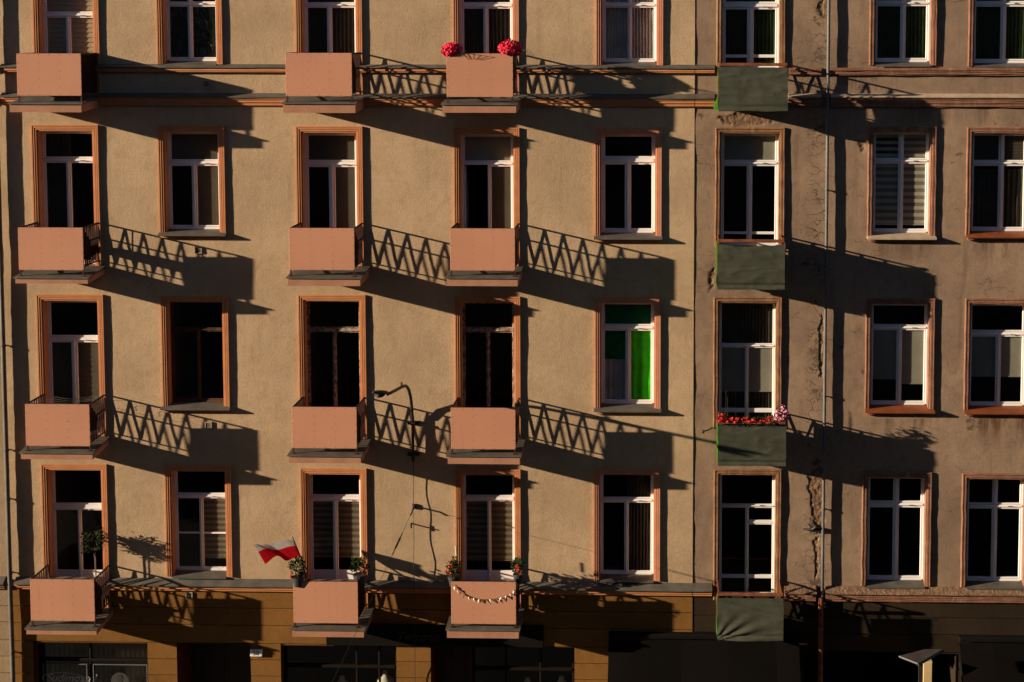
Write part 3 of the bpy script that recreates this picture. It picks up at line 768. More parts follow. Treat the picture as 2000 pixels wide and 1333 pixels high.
# ------------------------------------------------------------------ string courses and cornices
def strip(house, name, prof, x0, x1, mat, nseg=1, wob=0.0):
    """profile of (y, z) drawn along x"""
    mb = MB(); n = len(prof)
    for i in range(nseg+1):
        x = x0+(x1-x0)*i/nseg
        for q, (y, z) in enumerate(prof): mb.v.append((x, y+wob*nz(x, q*.4, 4.0, 2.0), z+wob*nz(x, q*.4, 9.0, 2.5)))
    for i in range(nseg):
        for q in range(n-1): mb.f.append((i*n+q, (i+1)*n+q, (i+1)*n+q+1, i*n+q+1)); mb.m.append(0)
    mb.f.append(tuple(range(n))[::-1]); mb.m.append(0); mb.f.append(tuple(nseg*n+q for q in range(n))); mb.m.append(0)
    return link(name, mb, mat, house)
def course(house, x0, x1, zf1, zf0, zm0, mat, flash, proj=.10, steps=2, nseg=1, wob=0.0):
    """flashing from zf1 (wall) to zf0 (drip), stepped moulding below down to zm0"""
    yo = -proj-.03
    if flash:
        nsg = max(6, int((x1-x0)/.35))
        strip(house, 'flashing', [(.02, zf1+.01), (-.012, zf1), (yo, zf0+.012), (yo, zf0-.008), (-.02, zf0+.002), (.02, zf0+.002)], x0, x1, flash, nsg, .006)
    pr = [(.02, zf0)]; H = zf0-zm0
    for s in range(steps):
        y = -proj*(1-s/steps*.72); a = zf0-H*s/steps; b = zf0-H*(s+1)/steps
        pr += [(y, a-.001), (y, b+H/steps*.30), (y+.016, b+H/steps*.22), (y+.016, b)]
    pr += [(.02, zm0)]
    strip(house, 'moulding', pr, x0+.005, x1-.005, mat, nseg, wob)
xs = X(1396, 150)
for H_, a, b in ((HC, XC0, XA0-.12), (HA, XA0+.1, XA1), (HB, XA1+.004, xs)):
    m1 = 'trimA' if H_ is HA else ('trimB' if H_ is HC else 'trimA')
    course(H_, a, b, Z(700, 126.5), Z(700, 132.5), Z(700, 141.5), m1, 'zinc', .085, 1)
    course(H_, a, b, Z(700, 183), Z(700, 190.5), Z(700, 207.5), m1, 'zinc', .11, 3)
    course(H_, a, b, Z(700, 1133.5), Z(700, 1143.5), Z(700, 1156.5), m1, 'zinc', .13, 3)
xp0, xp1 = X(1540, 150), X(1604, 150); xq0, xq1 = X(1622, 150), XB1
for a, b, ns in ((xp0, xp1, 6), (xq0, xq1, 30)):
    course(HB, a, b, Z(1800, 129), Z(1800, 133), Z(1800, 147), 'trimB', None, .09, 2, ns, .012)
    course(HB, a, b, Z(1800, 184), Z(1800, 190), Z(1800, 210), 'trimB', 'sillstone', .10, 3, ns, .012)
    course(HB, a, b, Z(1800, 1147), Z(1800, 1157.5), Z(1800, 1175.5), 'trimB', 'brick', .12, 4, ns, .010)

# ------------------------------------------------------------------ drainpipes, vents
def pipe(house, x, y, z0, z1, r, mat, joints, name='drainpipe'):
    pts = [(x+.006*nz(k*.7, x), y+.006*nz(x, k*.7), z0+(z1-z0)*k/14) for k in range(15)]
    p = link(name, MB().tube(pts, r, 12), mat, house, smooth=True)
    for zj in joints:
        link('pipe_ring', MB().tube([(x, y, zj-.02), (x, y, zj+.02)], r+.009, 12).box(x-.012, x+.012, y, .03, zj-.012, zj+.012), 'zinc', p)
    return p
pipe(HA, X(13, 900, -.09), -.09, .2, ZTOP-.1, .047, 'zincP', [Z(10, y, -.09) for y in (676, 880, 976, 1120, 1276)])
xb = X(1612.5, 600, -.07)
pipe(HB, xb, -.07, Z(1612, 1166, -.07), ZTOP-.1, .032, 'zincL', [Z(1612, y, -.07) for y in (372, 520, 775, 996)])
pipe(HB, xb-.03, -.07, .2, Z(1606, 1168, -.07), .052, 'rustrail', [Z(1606, 1228, -.07)])
def vent_grille(px, py, s=7):
    x, z = X(px, py), Z(px, py); r = .072
    mb = MB().box(x-r, x+r, -.03, .02, z-r, z-r+.018).box(x-r, x+r, -.03, .02, z+r-.018, z+r).box(x-r, x-r+.018, -.03, .02, z-r+.018, z+r-.018).box(x+r-.018, x+r, -.03, .02, z-r+.018, z+r-.018)
    mb.box(x-r+.018, x+r-.018, -.012, .015, z-r+.018, z+r-.018, 1)
    for k in range(4): mb.box(x-r+.018, x+r-.018, -.022, -.012, z-.05+k*.026, z-.042+k*.026)
    link('vent_grille', mb, ['sillstone', 'dark'], HA)
for q in ((403.5, 164.5), (388, 488.5), (407.5, 830.5), (370, 1163)): vent_grille(*q)

# ------------------------------------------------------------------ balconies of the beige house
DP = 0.90; DS = 0.965
BAL = {}
def railing_side(x, y0, y1, zt, zb, n, across=False, x2=None):
    mb = MB()
    if not across:
        mb.bar((x, y0, zt), (x, y1, zt), .034, .014); mb.bar((x, y0, zb), (x, y1, zb), .026, .012)
        for k in range(n):
            a = y0+(y1-y0)*k/n; c = y0+(y1-y0)*(k+.5)/n; b = y0+(y1-y0)*(k+1)/n
            mb.bar((x, a, zb), (x, c, zt), .026, .014); mb.bar((x+.001, c, zt), (x+.001, b, zb), .026, .014)
    else:
        mb.bar((x, y0, zt), (x2, y0, zt), .034, .014); mb.bar((x, y0, zb), (x2, y0, zb), .026, .012)
        for k in range(n):
            a = x+(x2-x)*k/n; c = x+(x2-x)*(k+.5)/n; b = x+(x2-x)*(k+1)/n
            mb.bar((a, y0, zb), (c, y0, zt), .026, .014); mb.bar((c, y0+.001, zt), (b, y0+.001, zb), .026, .014)
    return mb
def balcony(key, pl, pr_, pt, pb, sl_, sr, st, sb, house=HA, dp=DP, ds=DS, board=True):
    cx = (pl+pr_)/2; cy = (pt+pb)/2
    x0, x1 = X(pl, cy, -dp), X(pr_, cy, -dp)
    zt, zb = Z(cx, pt, -dp), Z(cx, pb, -dp)
    s0, s1 = X(sl_, sb, -ds), X(sr, sb, -ds)
    zs, zl = Z(cx, st, -ds), Z(cx, sb, -ds)          # drip edge of the flashing, underside of the slab
    B = empty('balcony', ((x0+x1)/2, 0, zl), house); BAL[key] = (B, x0, x1, zt, zb, zs, zl)
    tilt = .055
    mb = MB(); y0, y1 = -ds, .06
    P = [(s0,y0,zl),(s1,y0,zl),(s1,y0,zs-.01),(s0,y0,zs-.01),(s0,y1,zl+tilt),(s1,y1,zl+tilt),(s1,y1,zs-.01+tilt),(s0,y1,zs-.01+tilt)]
    for q in ((0,1,2,3),(1,5,6,2),(5,4,7,6),(4,0,3,7),(3,2,6,7),(0,4,5,1)): mb.quad([P[i] for i in q])
    link('slab', mb, 'slab', B)
    mb = MB(); o = .028; a, b, y = s0-o, s1+o, -ds-o
    zw = zs+tilt+.05
    n = 8
    def fl(u, v):
        x = a+(b-a)*u; yy = y+(.0-y)*v
        return (x, yy, zs+.012+(zw-zs-.012)*v+.004*nz(x, yy, 5.0, 5))
    mb.grid(fl, 12, 6)
    mb.grid(lambda u, v: ((lambda p: (p[0], p[1], p[2]-.024*v))(fl(u, 0))), 12, 1)
    for u in (0, 1): mb.grid(lambda v, t, u=u: ((lambda p: (p[0], p[1], p[2]-.024*t))(fl(u, v))), 6, 1)
    mb.quad([(a, y, zs-.012), (b, y, zs-.012), (b, .0, zw-.03), (a, .0, zw-.03)])
    link('flashing', mb, 'zinc', B)
    zr = zt-.79
    link('railing', railing_side(x0+.015, -dp+.02, .02, zt-.012, zr, 8), 'rail', B)
    link('railing', railing_side(x1-.015, -dp+.02, .02, zt-.012, zr, 8), 'rail', B)
    link('railing', railing_side(x0+.02, -dp+.02, 0, zt-.012, zr, 12, True, x1-.02), 'rail', B)
    for x in (x0+.018, x1-.018):
        link('post', MB().box(x-.014, x+.014, -dp+.008, -dp+.036, zs+.005, zt-.02).box(x-.035, x+.035, -dp-.015, -dp+.06, zs+.005, zs+.03), 'rail', B)
    if key == '11':
        for x in (x0+.03, x1-.03): link('side_board', MB().box(x-.004, x+.004, -dp+.02, -.03, zr-.02, zt-.01), 'rail', B)
    if key == '34':
        link('side_screen', MB().box(x1-.05, x1-.04, -dp+.02, -.2, zr-.03, zt-.03), 'rail', B)
    if key == '44':
        link('side_screen', MB().box(x1-.05, x1-.04, -dp+.02, -.12, zr-.03, zr+.36), 'rail', B)
        link('side_screen', MB().box(x0+.04, x0+.05, -dp+.02, -.5, zr-.03, zr+.5), 'rail', B)
    if board:
        mb = MB().bbox(x0, x1, -dp-.012, -dp, zb, zt, .003)
        link('board', mb, 'panel', B)
        sc = MB()
        def dot(u, v):
            x = x0+.018+(x1-x0-.036)*u; z = zb+.02+(zt-zb-.04)*v
            b0 = len(sc.v); r = .005
            for k in range(6): sc.v.append((x+r*math.cos(k*1.047), -dp-.0165, z+r*math.sin(k*1.047)))
            for k in range(6): sc.v.append((x+r*1.2*math.cos(k*1.047), -dp-.0115, z+r*1.2*math.sin(k*1.047)))
            sc.f.append(tuple(b0+k for k in range(6))); sc.m.append(0)
            for k in range(6): sc.f.append((b0+6+k, b0+6+(k+1) % 6, b0+(k+1) % 6, b0+k)); sc.m.append(0)
        for v in (0, 1):
            for k in range(7): dot(k/6, v)
        for k in range(4):
            for v in (.2, .4, .6, .8): dot(k/3, v)
        tag(link('screw', sc, 'screw', B), kind='stuff')
    return B
for a in (
 ('11',  33.5,159,105,187.5,   19,159,203,219.7), ('12', 36.5,163,445,528,   30,171.5,543,554.3),
 ('13',  50.3,175.7,790,871.5, 41,180.6,885,897.7), ('14', 60,185,1132,1213,  51.6,188.5,1229,1240),
 ('31', 558.3,687.5,104,188.5, 553,694,202.5,221), ('32', 565.3,692.5,446,528, 562,703.5,543.5,559),
 ('33', 570.7,697,795.5,876,   564,704.6,891,905), ('34', 573.4,699.3,1136.5,1217.4, 571,710.7,1230.5,1244.7),
 ('41', 872.5,1002,105,190,    864,1008,204.5,220.7), ('42', 879.3,1006,446.8,529, 872.5,1011,543.5,559.3),
 ('43', 881,1007,797,877.7,    874.5,1015,891.5,907), ('44', 881.5,1008,1136.8,1219, 873,1013,1231,1247)):
    balcony(*a)

# balconies of the brown house: thin slab, rusted rail, shade cloth laid round it
def balcony_b(key, l, r, t, b, sag, side, wrap, label, bulge=0):
    dp = .86; cx, cy = (l+r)/2, (t+b)/2
    x0, x1 = X(l, cy, -dp), X(r, cy, -dp); zt, zb = Z(cx, t, -dp), Z(cx, b, -dp)
    B = empty('balcony', ((x0+x1)/2, 0, zb), HB); BAL['6'+key] = (B, x0, x1, zt, zb, zb, zb)
    rt_ = zt+.055
    link('slab', MB().box(x0-.0, x1+.0, -dp+.03, .05, zb+.03, zb+.16), 'baseB', B)
    link('railing', railing_side(x0+.03, -dp+.04, .04, rt_, zb+.2, 6), 'rustrail', B)
    link('railing', railing_side(x1-.03, -dp+.04, .04, rt_, zb+.2, 6), 'rustrail', B)
    link('railing', MB().bbox(x0+.005, x1-.005, -dp+.01, -dp+.06, rt_-.03, rt_+.03, .008), 'rustrail', B)
    def front(u, v):
        x = x0+(x1-x0)*u; top = zt-sag*math.sin(math.pi*u)
        z = zb+(top-zb)*v+(.012*nz(x*2, 3.3, float(key), 2) if v < .05 else 0)
        kf = float(key)
        def ridge(a_, b_, sc): return max(0.0, 1-2.6*abs(nz(a_, b_, kf*3.1, sc)))**1.5
        e = .011*ridge(x*.9+.25*z, z*3.4-.35*x, .9)*(1-.5*v)+.007*ridge(x*1.8, z*4.5+.5*x, 1.2)
        if key == '4': e = .012*e+.05*max(0, 1-v*1.5)*(.5+.5*math.sin(math.atan2(v+.03, u+.05)*17))*math.exp(-((u-.4)/.42)**2)+.008*ridge(x, z*3, 1.1)
        e += .02*nz(x, z*1.5, kf+4, 1.1)*(1-abs(2*v-1)**2)
        e -= .03*math.exp(-((v-.1)/.03)**2); e = e if e > -.012 else -.012-.2*(e+.012)
        e += .012
        return (x+.015*nz(z, 1, float(key), 4), -dp-.016-e, z)
    mb = MB().grid(front, 60, 44)
    T = thing('shade_cloth', ((x0+x1)/2, -dp, zb), label, 'cloth', 'green cloths over the balconies')
    link('front_cloth', mb, 'tarp', T, smooth=True)
    def sidefn(xs_, wr):
        def fn(u, v):
            z = zb-.0+(zt-zb)*v; y = -dp+(wr)*u
            bul = bulge*math.exp(-((v-.1)/.13)**2)*math.sin(math.pi*min(1, u*1.2))
            return (xs_+(-.012-bul+.02*nz(y*2, z*2, float(key)) if xs_ == x0 else .008+.01*nz(y*2, z*2, 2.0)), y, z+.06*nz(y*3, 2.0, float(key))*(1-v))
        return fn
    if wrap: link('side_cloth', MB().grid(sidefn(x0, wrap), 14, 16), 'tarplit', T, smooth=True)
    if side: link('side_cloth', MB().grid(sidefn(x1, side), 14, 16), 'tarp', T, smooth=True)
balcony_b('1', 1403, 1538.5, 132, 217.5, 0, 0, .3, 'green shade cloth over the topmost balcony of the brown house', .09)
balcony_b('2', 1401, 1532.5, 477, 565.5, .05, .84, .55, 'wrinkled green shade cloth over the second balcony from the top of the brown house')
balcony_b('3', 1403, 1535, 832, 910, .02, .7, .8, 'green shade cloth below the red and pink flowers')
balcony_b('4', 1401, 1530, 1168, 1250, 0, 0, .35, 'green shade cloth with slanting folds over the lowest balcony of the brown house')

# ------------------------------------------------------------------ ground floor openings
def reveal(house, o, mat):
    x0, x1, z0, z1, d = o
    mb = MB(); y0, y1 = .0, d+.015
    mb.quad([(x0,y0,z0),(x0,y1,z0),(x0,y1,z1),(x0,y0,z1)]); mb.quad([(x1,y0,z0),(x1,y0,z1),(x1,y1,z1),(x1,y1,z0)])
    mb.quad([(x0,y0,z1),(x0,y1,z1),(x1,y1,z1),(x1,y0,z1)]); mb.quad([(x0,y0,z0),(x1,y0,z0),(x1,y1,z0),(x0,y1,z0)])
    link('reveal', mb, mat, house)
for k, o in SH.items(): reveal(HA, o, 'reveal')
reveal(HB, SHB, 'baseB')
def shopfront(k, vbars, ztr, mat='dark', inset=.25):
    x0, x1, z0, z1, d = SH[k]; S = empty('shop_window', ((x0+x1)/2, 0, z0), HA)
    f = MB(); y = inset
    f.bbox(x0, x0+.06, y, y+.07, z0+.6, z1); f.bbox(x1-.06, x1, y, y+.07, z0+.6, z1); f.bbox(x0+.06, x1-.06, y, y+.07, z1-.06, z1)
    f.bbox(x0+.06, x1-.06, y-.02, y+.07, ztr-.045, ztr+.02, .01)
    for b in vbars: f.bbox(b-.02, b+.02, y+.002, y+.07, z0+.6, z1-.06)
    f.box(x0, x1, y, y+.08, z0, z0+.6)
    link('frame', f, mat, S)
    ed = [x0+.06]+vbars+[x1-.06]
    for i in range(len(ed)-1):
        link('pane', MB().quad([(ed[i], y+.03, z0+.6), (ed[i+1], y+.03, z0+.6), (ed[i+1], y+.03, z1-.06), (ed[i], y+.03, z1-.06)]), 'glass', S)
    return S
xm = X(176.5, 1290, .25); zt_ = Z(180, 1288, .25)
S1 = shopfront('shop1', [xm], zt_, 'shopframe')
x0, x1, z0, z1, d = SH['shop1']
for a, b in ((x0+.09, xm-.06), (xm+.06, x1-.09)):
    zz = zt_-.10; mb = MB()
    mb.bbox(a, a+.02, .225, .25, z0+.65, zz, .006); mb.bbox(b-.02, b, .225, .25, z0+.65, zz, .006); mb.bbox(a+.02, b-.02, .225, .25, zz-.02, zz, .006)
    link('sash', mb, 'zincL', S1)
k = 0; xx = x0+.1
while xx < x1-.1:
    link('blind_slat', MB().quad([(xx, .40, z0+.7), (xx+.085, .46, z0+.7), (xx+.085, .46, z1+.05), (xx, .40, z1+.05)]), 'roller', S1); xx += .105
S2 = shopfront('shop2', [X(697, 1300, .25), X(741, 1300, .25)], Z(700, 1301, .25), 'shopframe')
S3 = shopfront('shop3', [X(988, 1300, .25), X(1056, 1300, .25)], Z(1020, 1306, .25), 'shopframe')
for k_, mtl in (('door1', 'dark'), ('door2', 'dark')):
    x0, x1, z0, z1, d = SH[k_]
    D = empty('door', ((x0+x1)/2, d, z0), HA)
    mb = MB().box(x0, x1, d-.06, d-.01, z0, z1)
    xc = (x0+x1)/2
    for a, b in ((x0+.08, xc-.05), (xc+.05, x1-.08)):
        mb.bbox(a, b, d-.075, d-.061, z0+.3, z0+1.3); mb.bbox(a, b, d-.075, d-.061, z0+1.45, z1-.15)
    link('leaf_panel', mb, mtl, D); link('handle', MB().tube([(xc-.03, d-.1, z0+1.0), (xc-.03, d-.1, z0+1.15)], .012), 'steel', D)

# lettering on shop glass
def text(name, body, size, mat, loc, parent=None, shear=0.0, ext=.002, spacing=1.0, align='LEFT'):
    cu = bpy.data.curves.new(name, 'FONT'); cu.body = body; cu.size = size; cu.shear = shear; cu.extrude = ext
    cu.space_character = spacing; cu.align_x = align; cu.resolution_u = 3
    tmp = bpy.data.objects.new('tmp_text', cu); COL.objects.link(tmp)
    dg = bpy.context.evaluated_depsgraph_get()
    me = bpy.data.meshes.new_from_object(tmp.evaluated_get(dg))
    bpy.data.objects.remove(tmp); bpy.data.curves.remove(cu)
    mb = MB(); mb.v = [(v.co.x+loc[0], loc[1]-v.co.z, v.co.y+loc[2]) for v in me.vertices]
    mb.f = [tuple(p.vertices) for p in me.polygons]; mb.m = [0]*len(mb.f)
    bpy.data.meshes.remove(me)
    return link(name, mb, mat, parent)
gy = .276
text('lettering', 'Sudimosski', .25, 'print', (X(90, 1331, gy), gy, Z(90, 1331, gy)), S1, .35, spacing=.95)
P = [(82,1333),(84,1320),(100,1315),(125,1313.5),(147,1317),(160,1320),(164,1324),(163,1334)]
link('lettering_outline', MB().tube([(X(a, b, gy), gy, Z(a, b, gy)) for a, b in P], .008, 5), 'print', S1)
lx, lz = X(234, 1331, gy), Z(234, 1331, gy)
mb = MB()
mb.v += [(lx+.19*math.cos(t*.2618), gy, lz+.19*math.sin(t*.2618)) for t in range(24)]; mb.f.append(tuple(range(24))); mb.m.append(0)
link('round_badge', mb, 'printg', S1)
mb = MB().box(lx-.075, lx+.075, gy-.006, gy-.002, lz+.045, lz+.065).box(lx-.045, lx+.045, gy-.006, gy-.002, lz+.065, lz+.14)
mb.v += [(lx+.05*math.cos(t*.5236), gy-.004, lz+.06*math.sin(t*.5236)-.01) for t in range(12)]; mb.f.append(tuple(range(len(mb.v)-12, len(mb.v)))); mb.m.append(0)
mb.box(lx-.10, lx+.10, gy-.006, gy-.002, lz-.18, lz-.085)
link('badge_figure', mb, 'room', S1)
# faint script sign on the fascia between the lower balconies
bx0, bx1, bz0, bz1 = X(637, 1258, -.07), X(1061, 1258, -.07), Z(850, 1263.5, -.07), Z(850, 1222, -.07)
T = thing('shop_sign', ((bx0+bx1)/2, -.03, bz0), 'black shop fascia board with dark cursive lettering above the cracked pier', 'sign')
link('sign_board', MB().bbox(bx0, bx1, -.07, -.008, bz0, bz1, .006), 'board', T)
text('lettering', 'Terrano', .27, 'signink', (X(772, 1252, -.09), -.078, Z(772, 1252, -.09)), T, .4, .005)
# house number
hx0, hx1, hz0, hz1 = X(488.5, 1276, -.06), X(511.5, 1276, -.06), Z(500, 1283, -.06), Z(500, 1268.5, -.06)
T = thing('house_number', ((hx0+hx1)/2, 0, hz0), 'white house number 50 lamp box beside the dark doorway', 'sign')
mb = MB(); n = 8
mb.bbox(hx0, hx1, -.06, -.002, hz0, hz1, .006)
link('case', mb, 'white', T); link('hood', MB().box(hx0-.01, hx1+.01, -.075, -.0, hz1+.001, hz1+.012), 'zinc', T)
text('number', '50', .135, 'dark', ((hx0+hx1)/2-.005, -.063, hz0+.03), T, 0, .001, 1.0, 'CENTER')

# awnings over the shops of the brown house
def awning(l, r, t, cols, label, out=1.35, drop=1.5):
    x0, x1, z1 = X(l, t, -.1), X(r, t, -.1), Z((l+r)/2, t, -.1)
    T = thing('awning', ((x0+x1)/2, 0, z1-drop), label, 'awning', 'dark shop awnings')
    link('cassette', MB().bbox(x0, x1, -.15, .02, z1-.02, z1+.09, .02), 'board', T)
    n = len(cols)-1
    for k in range(n):
        a = x0+(x1-x0)*cols[k]; b = x0+(x1-x0)*cols[k+1]
        def fn(u, v):
            x = a+(b-a)*u; s = .03*math.sin(math.pi*v)
            return (x, -.15-(out-.15)*v, z1-.022-drop*v-s+.012*math.sin(math.pi*u)*math.sin(math.pi*v))
        link('awning_panel', MB().grid(fn, 6, 10), 'awning' if k % 2 == 0 else 'awning2', T, smooth=True)
    link('front_rail', MB().box(x0, x1, -out-.04, -out, z1-drop-.06, z1-drop), 'dark', T)
    for x in (x0+.05, x1-.05): link('arm', MB().bar((x, .0, z1-.5), (x, -out, z1-drop-.04), .04, .03), 'dark', T)
awning(1189, 1560, 1247, [0, .12, .38, .63, .88, 1], 'wide charcoal shop awning beside the ochre pier under the lowest green balcony')
awning(1873, 2090, 1253, [0, .3, .65, 1], 'charcoal shop awning at the right edge beyond the small grey roof')
# small porch roof on a cream pillar
rb = at(1793, 1296, -1.6)
def on_level(px, py, z):
    d = at(px, py, 0.0)-CAM; return CAM+d*((z-CAM.z)/d.z)
top = [on_level(1756, 1281.5, rb.z), rb, on_level(1842, 1268, rb.z+.02), on_level(1806, 1268.5, rb.z+.02)]
T = thing('porch_roof', (X(1800, 1297, -1), -1.0, .13), 'small weathered grey porch roof on a cream pillar before the dark opening', 'porch')
mb = MB(); th = Vector((0, 0, -.035))
mb.quad(top)
for i in range(4):
    p, q = top[i], top[(i+1) % 4]; mb.quad([p, p+th, q+th, q])
mb.quad([p+th for p in reversed(top)])
link('roof_slab', mb, 'rooftin', T)
link('roof_edge', MB().tube([top[0]+Vector((0,0,-.01)), top[1]+Vector((0,0,-.01))], .016, 6), 'zincL', T)
link('roof_edge', MB().tube([top[1]+Vector((0,0,-.03)), top[2]+Vector((0,0,-.03))], .03, 6), 'dark', T)
bx = X(1798, 1310, -1.5); link('post', MB().box(bx-.04, bx+.04, -1.55, -1.47, .13, rb.z-.036), 'dark', T)
a, b = X(1803, 1310, -.75), X(1821, 1310, -.75)
link('pillar', MB().bbox(a, b, -.75, -.5, .13, Z(1812, 1294, -.75), .012), 'cream', T)

# dress forms in the shop windows
for px, py, k_, lab in ((752, 1311, 'shop2', 'white draped dress form behind the shop pane left of the cracked pier'), (668, 1321, 'shop2', 'dim dress form at the middle of the shop window left of the cracked pier'),
                        (1030, 1324, 'shop3', 'dim dress form deeper in the shop right of the cracked pier'), (1097, 1322, 'shop3', 'white draped dress form beside the ochre pier next to the awning')):
    yy = .62; x, z = X(px, py, yy), Z(px, py, yy)
    T = thing('dress_form', (x, yy, .13), lab, 'mannequin', 'dress forms in the shop windows')
    prof = [(.02, -1.3), (.16, -.9), (.13, -.72), (.11, -.58), (.155, -.36), (.17, -.26), (.16, -.18), (.07, -.1), (.045, -.05), (.045, 0), (.03, .015)]
    link('torso', MB().lathe((x, yy, z), prof, 14, 1.15, .8), 'mannequin', T, smooth=True)
    link('stand', MB().tube([(x, yy, .14), (x, yy, z-1.28)], .02).lathe((x, yy, .13), [(.2, 0), (.2, .02), (.03, .04)]), 'dark', T)

# ------------------------------------------------------------------ street lamp on the wall
lx = -2.18
T = thing('street_lamp', (lx, -.1, Z(806, 900, -.1)), 'dark wall mounted street lamp on a curved arm between two balconies', 'street lamp')
zb = Z(806, 902, -.1); zt = Z(806, 815, -.1)
pts = [(lx, -.1, zb), (lx, -.1, zt)]
for d, z in ((.12, -5.98), (.17, -5.76), (.28, -5.54), (.44, -5.36), (.62, -5.25), (.8, -5.19), (1.1, -5.14), (1.6, -5.08), (2.1, -5.02), (2.45, -4.97)):
    pts.append((lx-.035*d, -d, z+GZ))
link('arm', MB().tube(pts, .032, 10), 'iron', T, smooth=True)
for py in (827, 888):
    z = Z(806, py, -.08)
    link('clamp', MB().bbox(lx-.12, lx+.12, -.075, .0, z-.035, z+.035, .008).box(lx-.05, lx+.05, -.14, -.076, z-.025, z+.025), 'iron', T)
hx, hy, hz = lx-.12, -2.68, -4.90+GZ
def head(u, v):
    t = v*math.pi*2; s = math.sin(math.pi*min(max(u, .015), .985))**.42
    y = hy+.32-.66*u
    wd = .15*s*(.72+.38*u); ht = .05*s
    return (hx-.08*u+wd*math.cos(t), y, hz-.07+.17*u+(ht*math.sin(t) if math.sin(t) > 0 else ht*.7*math.sin(t)))
link('lamp_head', MB().grid(head, 14, 16), 'iron', T, smooth=True)
link('lamp_glass', MB().lathe((hx-.05, hy-.08, hz-.02), [(.03, -.02), (.09, -.012), (.11, .02)], 14, .9, 1.6), 'iron', T, smooth=True)
link('sensor', MB().tube([(lx-.04, -1.15, -5.12+GZ), (lx-.04, -1.15, -5.04+GZ)], .02), 'iron', T)
# power cable that hangs below the lamp, clear of the wall
zc0, zc1 = Z(806, 902), .3
pts = []
for k in range(60):
    z = zc0+(zc1-zc0)*k/59; tt = (zc0-z)
    off = .055+.03*min(1, tt/1.5)+.02*math.sin(tt*2.1)+.012*math.sin(tt*6.3+1)+.05*max(0, math.sin((tt-1.2)*1.2))*(tt < 3.8)
    if Z(806, 1168) < z < Z(806, 1128): off = max(off, .16)
    pts.append((lx+.004*math.sin(tt*5), -off, z))
tag(link('cable', MB().tube(pts, .006, 5), 'iron', smooth=True), 'thin dark cable hanging down the wall below the street lamp', 'cable')

# tram span wire with its wall hook and turnbuckle
hk = at(809, 990, -.04)
T = thing('span_wire', hk, 'taut span wire with turnbuckle anchored to a wall hook below the lamp', 'wire')
link('hook', MB().lathe((hk.x, -.0, hk.z), [(.001, -.05), (.05, -.05), (.05, .05), (.001, .05)], 10).tube([(hk.x, .02, hk.z), (hk.x, -.16, hk.z), (hk.x-.01, -.2, hk.z-.04)], .018), 'iron', T)
p1 = at(770, 1075, -2.4); d1 = (p1-Vector((hk.x, -.18, hk.z-.02)))
q0 = Vector((hk.x, -.18, hk.z-.02)); q1 = q0+d1*((33.15-.18)/2.22); q1.z = q0.z+d1.z*4
def wp(y):
    t = (-y-.18)/(33.15-.18); s = q0+(q1-q0)*t; return (s.x, s.y, s.z-1.1*4*t*(1-t)*.3)
link('wire', MB().tube([wp(-.18-k*.5) for k in range(5)]+[wp(-3-k*3) for k in range(11)], .004, 5), 'iron', T)
link('turnbuckle', MB().tube([wp(-1.75), wp(-2.0), wp(-2.25)], .022, 6).tube([wp(-1.5), wp(-1.75)], .011).tube([wp(-2.25), wp(-2.6)], .011), 'iron', T)
link('clamp', MB().tube([wp(-.3), wp(-.5)], .016, 6), 'iron', T)
p = at(805, 1023)
tag(link('wall_hook', MB().tube([(p.x, .02, p.z), (p.x, -.16, p.z-.01)], .014).tube([(p.x, -.12, p.z-.06), (p.x, -.12, p.z+.05)], .016), 'iron'), 'short iron stub in the wall under the span wire hook', 'hook')
p = at(1392, 836)
tag(link('wall_hook', MB().tube([(p.x, .02, p.z), (p.x-.12, -.3, p.z+.02), (p.x-.2, -.5, p.z+.06)], .014).lathe((p.x-.21, -.52, p.z+.05), [(.02, -.03), (.03, 0), (.02, .035)], 8), 'iron'), 'thin rod with pale tip sticking out beside the flower topped green balcony', 'rod')
p = at(1590, 1032)
T = tag(link('pipe_bracket', MB().box(p.x-.09, p.x+.12, -.07, .02, p.z-.06, p.z+.03).tube([(p.x-.22, -.02, p.z-.02), (p.x-.05, -.08, p.z), (p.x+.02, -.12, p.z+.06)], .022).tube([(p.x-.12, -.03, p.z+.10), (p.x-.02, -.08, p.z)], .018), 'iron'), 'bent dark iron bracket left of the pale drainpipe on the brown wall', 'bracket')

# ------------------------------------------------------------------ flag
T = thing('flag', at(591, 1096, -.55), 'white and red flag waving from the balcony with green planters', 'flag')
f0, f1 = at(571, 1049, -.34), at(592, 1100, -.56)
link('pole', MB().tube([f0, f1, f1+(f1-f0)*.35], .013, 8), 'bark', T)
ed0 = f0.lerp(f1, .12); ed1 = f0.lerp(f1, .78)
tip0, tip1 = at(492, 1068, -1.02), at(520, 1095, -.98)
def fl(u, v):
    a = ed0.lerp(ed1, v); b = tip0.lerp(tip1, v)
    p = a.lerp(b, u)
    wv = math.sin(u*8.0+v*2.2)
    p = p+Vector((0, .10*wv*u**.5, .055*math.sin(u*9.5+1.1)*u**.6*v+.02*u*(1-u)*4*(1-v)))
    return p
link('cloth', MB().grid(fl, 40, 16, lambda u, v: 0 if v < .38 else 1), ['flagw', 'flagr'], T, smooth=True)

